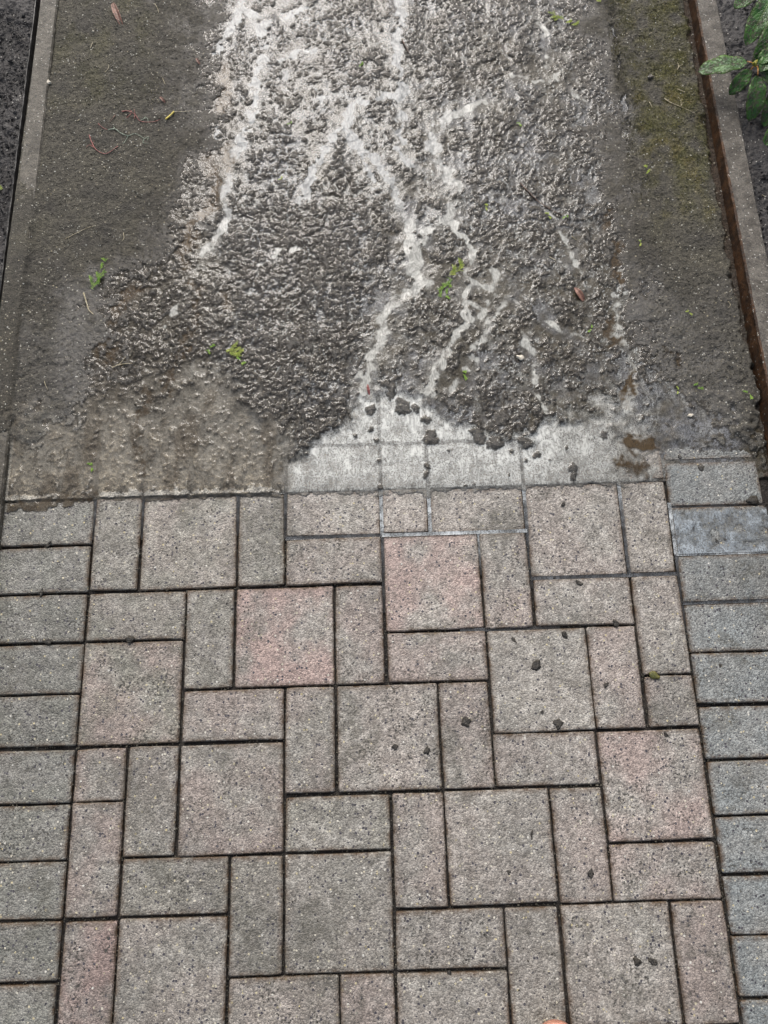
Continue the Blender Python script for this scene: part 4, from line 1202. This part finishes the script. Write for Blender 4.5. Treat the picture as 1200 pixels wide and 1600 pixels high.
CL = [(882, 992, 5, (1, 1.2, .7), 'round black mud clod at the top of the large square stone right of centre'),
      (838, 1040, 8, (1.1, .9, .5), 'angular mud clod in the middle of the grey square stone right of centre'),
      (872, 1131, 6.5, (1.1, 1, .6), 'round mud clod at the lower edge of the grey square stone'),
      (803, 1000, 4, (1.5, .7, .4), 'thin smear of mud above the angular clod'),
      (847, 1113, 3, (1, 1, .6), 'tiny mud clod left of the lower round clod'),
      (728, 1128, 6.5, (1.1, 1, .5), 'dark clod on the upright stone left of the grey square one'),
      (667, 1173, 6, (1, .8, .5), 'dark clod near the right edge of the central square stone'),
      (617, 1167, 4, (1, 1.1, .5), 'small clod in the lower middle of the central square stone'),
      (203, 999, 6, (1, 1.1, .8), 'crumb of earth stuck in the joint above the pink green square stone'),
      (75, 1003, 5.5, (1.2, .8, .8), 'crumb of earth stuck in the joint of the left border, third stone down'),
      (76, 851, 5, (1.3, .7, .8), 'crumb of earth in the uppermost joint of the left border'),
      (65, 926, 4.5, (1.5, .6, .8), 'flat crumb of earth in the second joint of the left border'),
      (962, 974, 5.5, (1.1, .8, .7), 'crumb of earth in the joint right above the narrow upright stone'),
      (1022, 1055, 7, (1.2, .8, .8), 'mossy crumb in the joint over the smallest stone on the right'),
      (1176, 782, 8, (1.1, 1, .6), 'mud clod on the joint at the right end of the uppermost border stone'),
      (905, 911, 4.5, (.8, 1.4, .5), 'slim dark clod below the joint of the upper right square stone'),
      (1040, 1147, 3.5, (1.4, .8, .5), 'small flat clod at the top edge of the pink square stone, right'),
      (947, 1070, 4, (.8, 1.2, .5), 'small dark fleck on the narrow upright stone right of the grey square'),
      (831, 1304, 5, (.5, 1.8, .4), 'thin dark clod in the large lower square stone, right of centre'),
      (795, 1363, 4, (1, 1.2, .5), 'small dark clod near the lower edge of the large lower square stone'),
      (923, 1365, 5, (1.4, .8, .5), 'flat dark clod on the lower narrow upright stone'),
      (995, 1502, 5.5, (1.2, .9, .4), 'dark clod on the square stone at the bottom right'),
      (1020, 1503, 5, (1.3, .8, .4), 'second dark clod beside the first on the bottom right square stone'),
      (186, 1478, 0, (1, 1, 1), ''),
      (320, 1057, 3, (.5, 2.0, .4), ''),
      (702, 1520, 3.2, (1, 1, .5), 'tiny clod at the joint under the wide stone, bottom centre'),
      (1125, 1040, 3.2, (1, 1, .5), 'tiny clod on the bluish border stone, right'),
      (880, 788, 3.5, (1, 1, .5), 'tiny clod on the topmost wet square stone, right of centre'),
      (1135, 842, 4.2, (1, 1.3, .5), 'small clod on the shiny wet border stone'),
      (1083, 822, 5, (1.5, .7, .4), 'flat brown smear of mud at the left end of the shiny wet border stone'),
      (1120, 846, 3, (1.4, .9, .5), 'tiny clod left of the small clod on the shiny wet border stone')]
for i, (px, py, s_, st_, lab) in enumerate(CL):
    if not lab: continue
    lump('mud_clod', px, py, s_ * .00108, M_MOSS if 'mossy' in lab else M_CLOD, 40 + i, lab, 'clod', 'mud clods lying on the paving', (st_[0] * 1.1, st_[1] * 1.1, st_[2] * .55), z=-.0004, rot=i * .7)

lump('pebble', 80, 136, .0055, M_STONE, 71, 'small pale round pebble against the left edging', 'pebble', None, (1, .9, .7))
lump('pebble', 812, 561, .0065, M_STONE, 72, 'pale oval pebble in the wet mud right of centre', 'pebble', None, (1.3, .8, .5), rot=-.4)
lump('pebble', 1077, 651, .0045, M_STONE, 73, 'white oval seed or pebble on the silt by the right strip', 'pebble', None, (1.3, .7, .5), rot=.2)
lump('pebble', 149, 57, .0030, M_STONE, 74, 'tiny pale pebble under the dead leaf, top left', 'pebble', None, (1, .9, .7))
lump('pebble', 1013, 128, .0055, M_CURB, 75, 'flat grey pebble at the left border of the moss', 'pebble', None, (1.2, 1, .5))


# ------------------------------------------------------------------ leaves
def leaf_mesh(name, L, W, fold, curl, seed, nu=16, nv=9, thick=.0006, tip=.5, wave=.002):
    r = random.Random(seed)
    V, F, UV = [], [], []
    ph = r.uniform(0, 6)
    for side in (0, 1):
        for i in range(nu + 1):
            u = i / nu
            w = W / 2 * (math.sin(math.pi * min(1, u ** (1.05 if tip < .6 else .78))) ** tip if 0 < u < 1 else 0.0)
            w = max(w, .0004)
            for j in range(nv):
                t = j / (nv - 1) * 2 - 1
                x = u * L
                y = t * w
                z = abs(t) * w * fold - curl * (u - .35) ** 2 * L + wave * abs(t) * math.sin(u * 17 + ph + t)
                V.append((x, y, z - side * thick)); UV.append((u, j / (nv - 1)))
    n1 = (nu + 1) * nv
    for i in range(nu):
        for j in range(nv - 1):
            a = i * nv + j
            F.append((a, a + nv, a + nv + 1, a + 1)); F.append((n1 + a, n1 + a + 1, n1 + a + nv + 1, n1 + a + nv))
    for i in range(nu):
        for j in (0, nv - 1):
            a = i * nv + j; b = a + nv
            F.append((a, b, n1 + b, n1 + a) if j else (b, a, n1 + a, n1 + b))
    m = pymesh(name, V, F, True)
    ul = m.uv_layers.new(name='UVMap')
    for p in m.polygons:
        for li in p.loop_indices:
            ul.data[li].uv = UV[m.loops[li].vertex_index]
    return m


shrub_base = un(1290, 60, 0.02)
shrub = bpy.data.objects.new('evergreen_shrub', None)
COL.objects.link(shrub)
shrub.location = (shrub_base[0], shrub_base[1], 0.02)
tag(shrub, 'broadleaf evergreen shrub with wet muddy leaves reaching over the right kerb', 'shrub')


def shrub_leaf(pb, pt, zb, zt, W, seed, fold=.25, curl=.25, roll=0.0):
    b = Vector((*un(*pb, zb), zb)); t = Vector((*un(*pt, zt), zt))
    d = t - b
    L = d.length
    o = link('leaf', leaf_mesh('leaf', L, W, fold, curl, seed), M_LEAF, parent=shrub)
    xa = d.normalized(); ya = Vector((0, 0, 1)).cross(xa).normalized(); za = xa.cross(ya)
    if roll: ya, za = ya * math.cos(roll) + za * math.sin(roll), za * math.cos(roll) - ya * math.sin(roll)
    R3 = Matrix((xa, ya, za)).transposed().to_4x4()
    o.matrix_local = Matrix.Translation(b - Vector(shrub.location)) @ R3
    return o


node = Vector((*un(1177, 103, .115), .115))
def U(px, py, z): return Vector((*un(px, py, z), z)) - Vector(shrub.location)
shrub_leaf((1168, 96), (1092, 108), .115, .100, .056, 1, .12, .15, .12)       # across the kerb
shrub_leaf((1174, 108), (1141, 146), .112, .085, .034, 2, .25, .3, -.25)
shrub_leaf((1184, 117), (1177, 186), .112, .070, .044, 3, .3, .45)
shrub_leaf((1215, -20), (1169, 62), .150, .120, .052, 4, .25, .3, .1)
shrub_leaf((1225, 20), (1183, 98), .140, .110, .048, 5, .3, .3, -.2)
shrub_leaf((1185, -14), (1148, 10), .150, .140, .036, 6, .2, .2)
shrub_leaf((1228, 60), (1190, 108), .130, .120, .040, 7, .25, .2, .2)
shrub_leaf((1188, 105), (1225, 150), .110, .080, .046, 8, .25, .4)
shrub_leaf((1230, 120), (1196, 195), .100, .050, .048, 9, .25, .3)
shrub_leaf((1186, 98), (1212, 78), .118, .125, .036, 10, .25, .2)
shrub_leaf((1235, 180), (1196, 225), .060, .040, .040, 11, .25, .3)
shrub_leaf((1235, -60), (1190, -20), .170, .150, .050, 12)
shrub_leaf((1290, 40), (1240, 90), .180, .160, .050, 13)
shrub_leaf((1290, 60), (1330, 120), .180, .150, .050, 14)
shrub_leaf((1290, 30), (1260, -50), .190, .170, .050, 15)
shrub_leaf((1300, 50), (1350, 10), .190, .170, .050, 16)
shrub_leaf((1280, 70), (1250, 150), .150, .110, .050, 17)
V, F = [], []
tube(V, F, [tuple(Vector((0, 0, -.02))), tuple(Vector((-.01, .0, .05))), tuple((U(1240, 90, .10) + Vector((0, 0, 0)))), tuple(U(1200, 102, .105)), tuple(U(1180, 103, .112))], .0045, .0020, 7)
tube(V, F, [tuple(Vector((-.01, .0, .05))), tuple(Vector((.0, .01, .11))), tuple(U(1290, 50, .18))], .004, .0022, 7)
tube(V, F, [tuple(U(1240, 90, .10)), tuple(U(1232, 30, .13)), tuple(U(1222, -16, .15))], .003, .0015, 6)
link('branch', pymesh('branch', V, F, True), M_BROWN, parent=shrub)
M_PETIOLE = mat_simple('orange_leaf_stalk', (0.30, 0.13, 0.03), (0.46, 0.24, 0.06), 90, .35, .0004, 400)
for a_, b_ in (((1179, 100, .116), (1167, 96, .1155)), ((1182, 104, .115), (1185, 108, .115), ), ((1184, 106, .115), (1184, 118, .1125)), ((1177, 104, .114), (1173, 109, .1125))):
    V, F = [], []
    p0, p1 = U(*a_), U(*b_)
    tube(V, F, [tuple(p0), tuple((p0 + p1) / 2 + Vector((0, 0, .001))), tuple(p1)], .0014, .0011, 6)
    link('leaf_stalk', pymesh('leaf_stalk', V, F, True), M_PETIOLE, parent=shrub)
M_BUD = mat_simple('yellow_green_bud', (0.26, 0.25, 0.03), (0.46, 0.42, 0.07), 120, .3, .0008, 400)
V, F = [], []
for k_ in range(9):          # overlapping bud scales
    a = k_ * 2.4; rr_ = .0035 if k_ < 5 else .0018
    p = U(1178, 102, .118) + Vector((math.cos(a) * rr_, math.sin(a) * rr_, k_ * .0008))
    q_ = U(1178, 102, .118) + Vector((math.cos(a) * rr_ * .4, math.sin(a) * rr_ * .4, .008 + k_ * .0008))
    tube(V, F, [tuple(p), tuple(p.lerp(q_, .5) + Vector((math.cos(a), math.sin(a), 0)) * .001), tuple(q_)], .0028, .0008, 6)
link('bud', pymesh('bud', V, F, True), M_BUD, parent=shrub)


def ground_leaf(pb, pt, W, mat, seed, label, name='dead_leaf', fold=.5, curl=.5):
    (x0, y0), (x1, y1) = un(*pb), un(*pt)
    z0, z1 = surf_z(x0, y0) + .002, surf_z(x1, y1) + .002
    L = math.dist((x0, y0), (x1, y1))
    o = link(name, leaf_mesh(name, L, W, fold, curl, seed, 10, 7, wave=.001), mat, loc=(x0, y0, max(z0, z1) + .002), rot=(.15, 0, math.atan2(y1 - y0, x1 - x0)))
    return tag(o, label, 'leaf')


ground_leaf((179, 12), (193, 48), .016, M_DRYLEAF, 31, 'curled reddish brown dead leaf on the soil at the top left', fold=.9, curl=.3)
ground_leaf((896, 452), (912, 474), .013, M_DRYLEAF, 32, 'small brown dead leaf stuck in the wet clods right of centre', fold=.4)
ground_leaf((574, 602), (577, 618), .006, M_REDTWIG, 33, 'tiny orange red leaf shred against the clod above the pale pool')
ground_leaf((252, 158), (260, 166), .007, M_DRYLEAF, 34, 'pinkish leaf shred on the soil right of the red twigs, above the yellow piece')
ground_leaf((308, 98), (314, 106), .007, M_DRYLEAF, 35, 'orange brown leaf shred at the upper left border of the wet mud')

# ------------------------------------------------------------------ small terracotta pot at the bottom edge
px_, py_ = un(862, 1619)
pot = bpy.data.objects.new('terracotta_pot', None)
COL.objects.link(pot)
pot.location = (px_, py_, 0.0008)
tag(pot, 'small round terracotta pot rim filled with whitish grit, cut by the bottom frame edge', 'pot')
V, F = [], []
prof = [(.024, 0), (.030, .030), (.0315, .033), (.0365, .034), (.038, .036), (.0382, .050), (.0372, .0525), (.0345, .053), (.0330, .051), (.0320, .040), (.0300, .034)]
NS = 40
for (r_, z_) in prof:
    for k_ in range(NS):
        a = 2 * math.pi * k_ / NS
        V.append((r_ * math.cos(a), r_ * math.sin(a), z_))
for i in range(len(prof) - 1):
    for k_ in range(NS):
        F.append((i * NS + k_, i * NS + (k_ + 1) % NS, (i + 1) * NS + (k_ + 1) % NS, (i + 1) * NS + k_))
F.append(tuple(reversed(range(NS))))
link('pot_wall', pymesh('pot_wall', V, F, True), M_TERRA, parent=pot)
n = 260
a = RS.rand(n) * 6.28; rr_ = np.sqrt(RS.rand(n)) * .0305
xy = np.stack([rr_ * np.cos(a), rr_ * np.sin(a)], -1)
o = scatter('grit_filling', n, xy, (.0022, .0042), M_WHITEGRIT, np.full(n, .0445), .8)
o.parent = pot

n_tri = sum(len(p_.vertices) - 2 for m_ in {o.data for o in COL.objects if o.type == 'MESH'} for p_ in (m_.polygons if len(m_.polygons) < 5000 else [])) + sum(
    2 * len(m_.polygons) for m_ in {o.data for o in COL.objects if o.type == 'MESH'} if len(m_.polygons) >= 5000)
print('TRIANGLES about', n_tri)
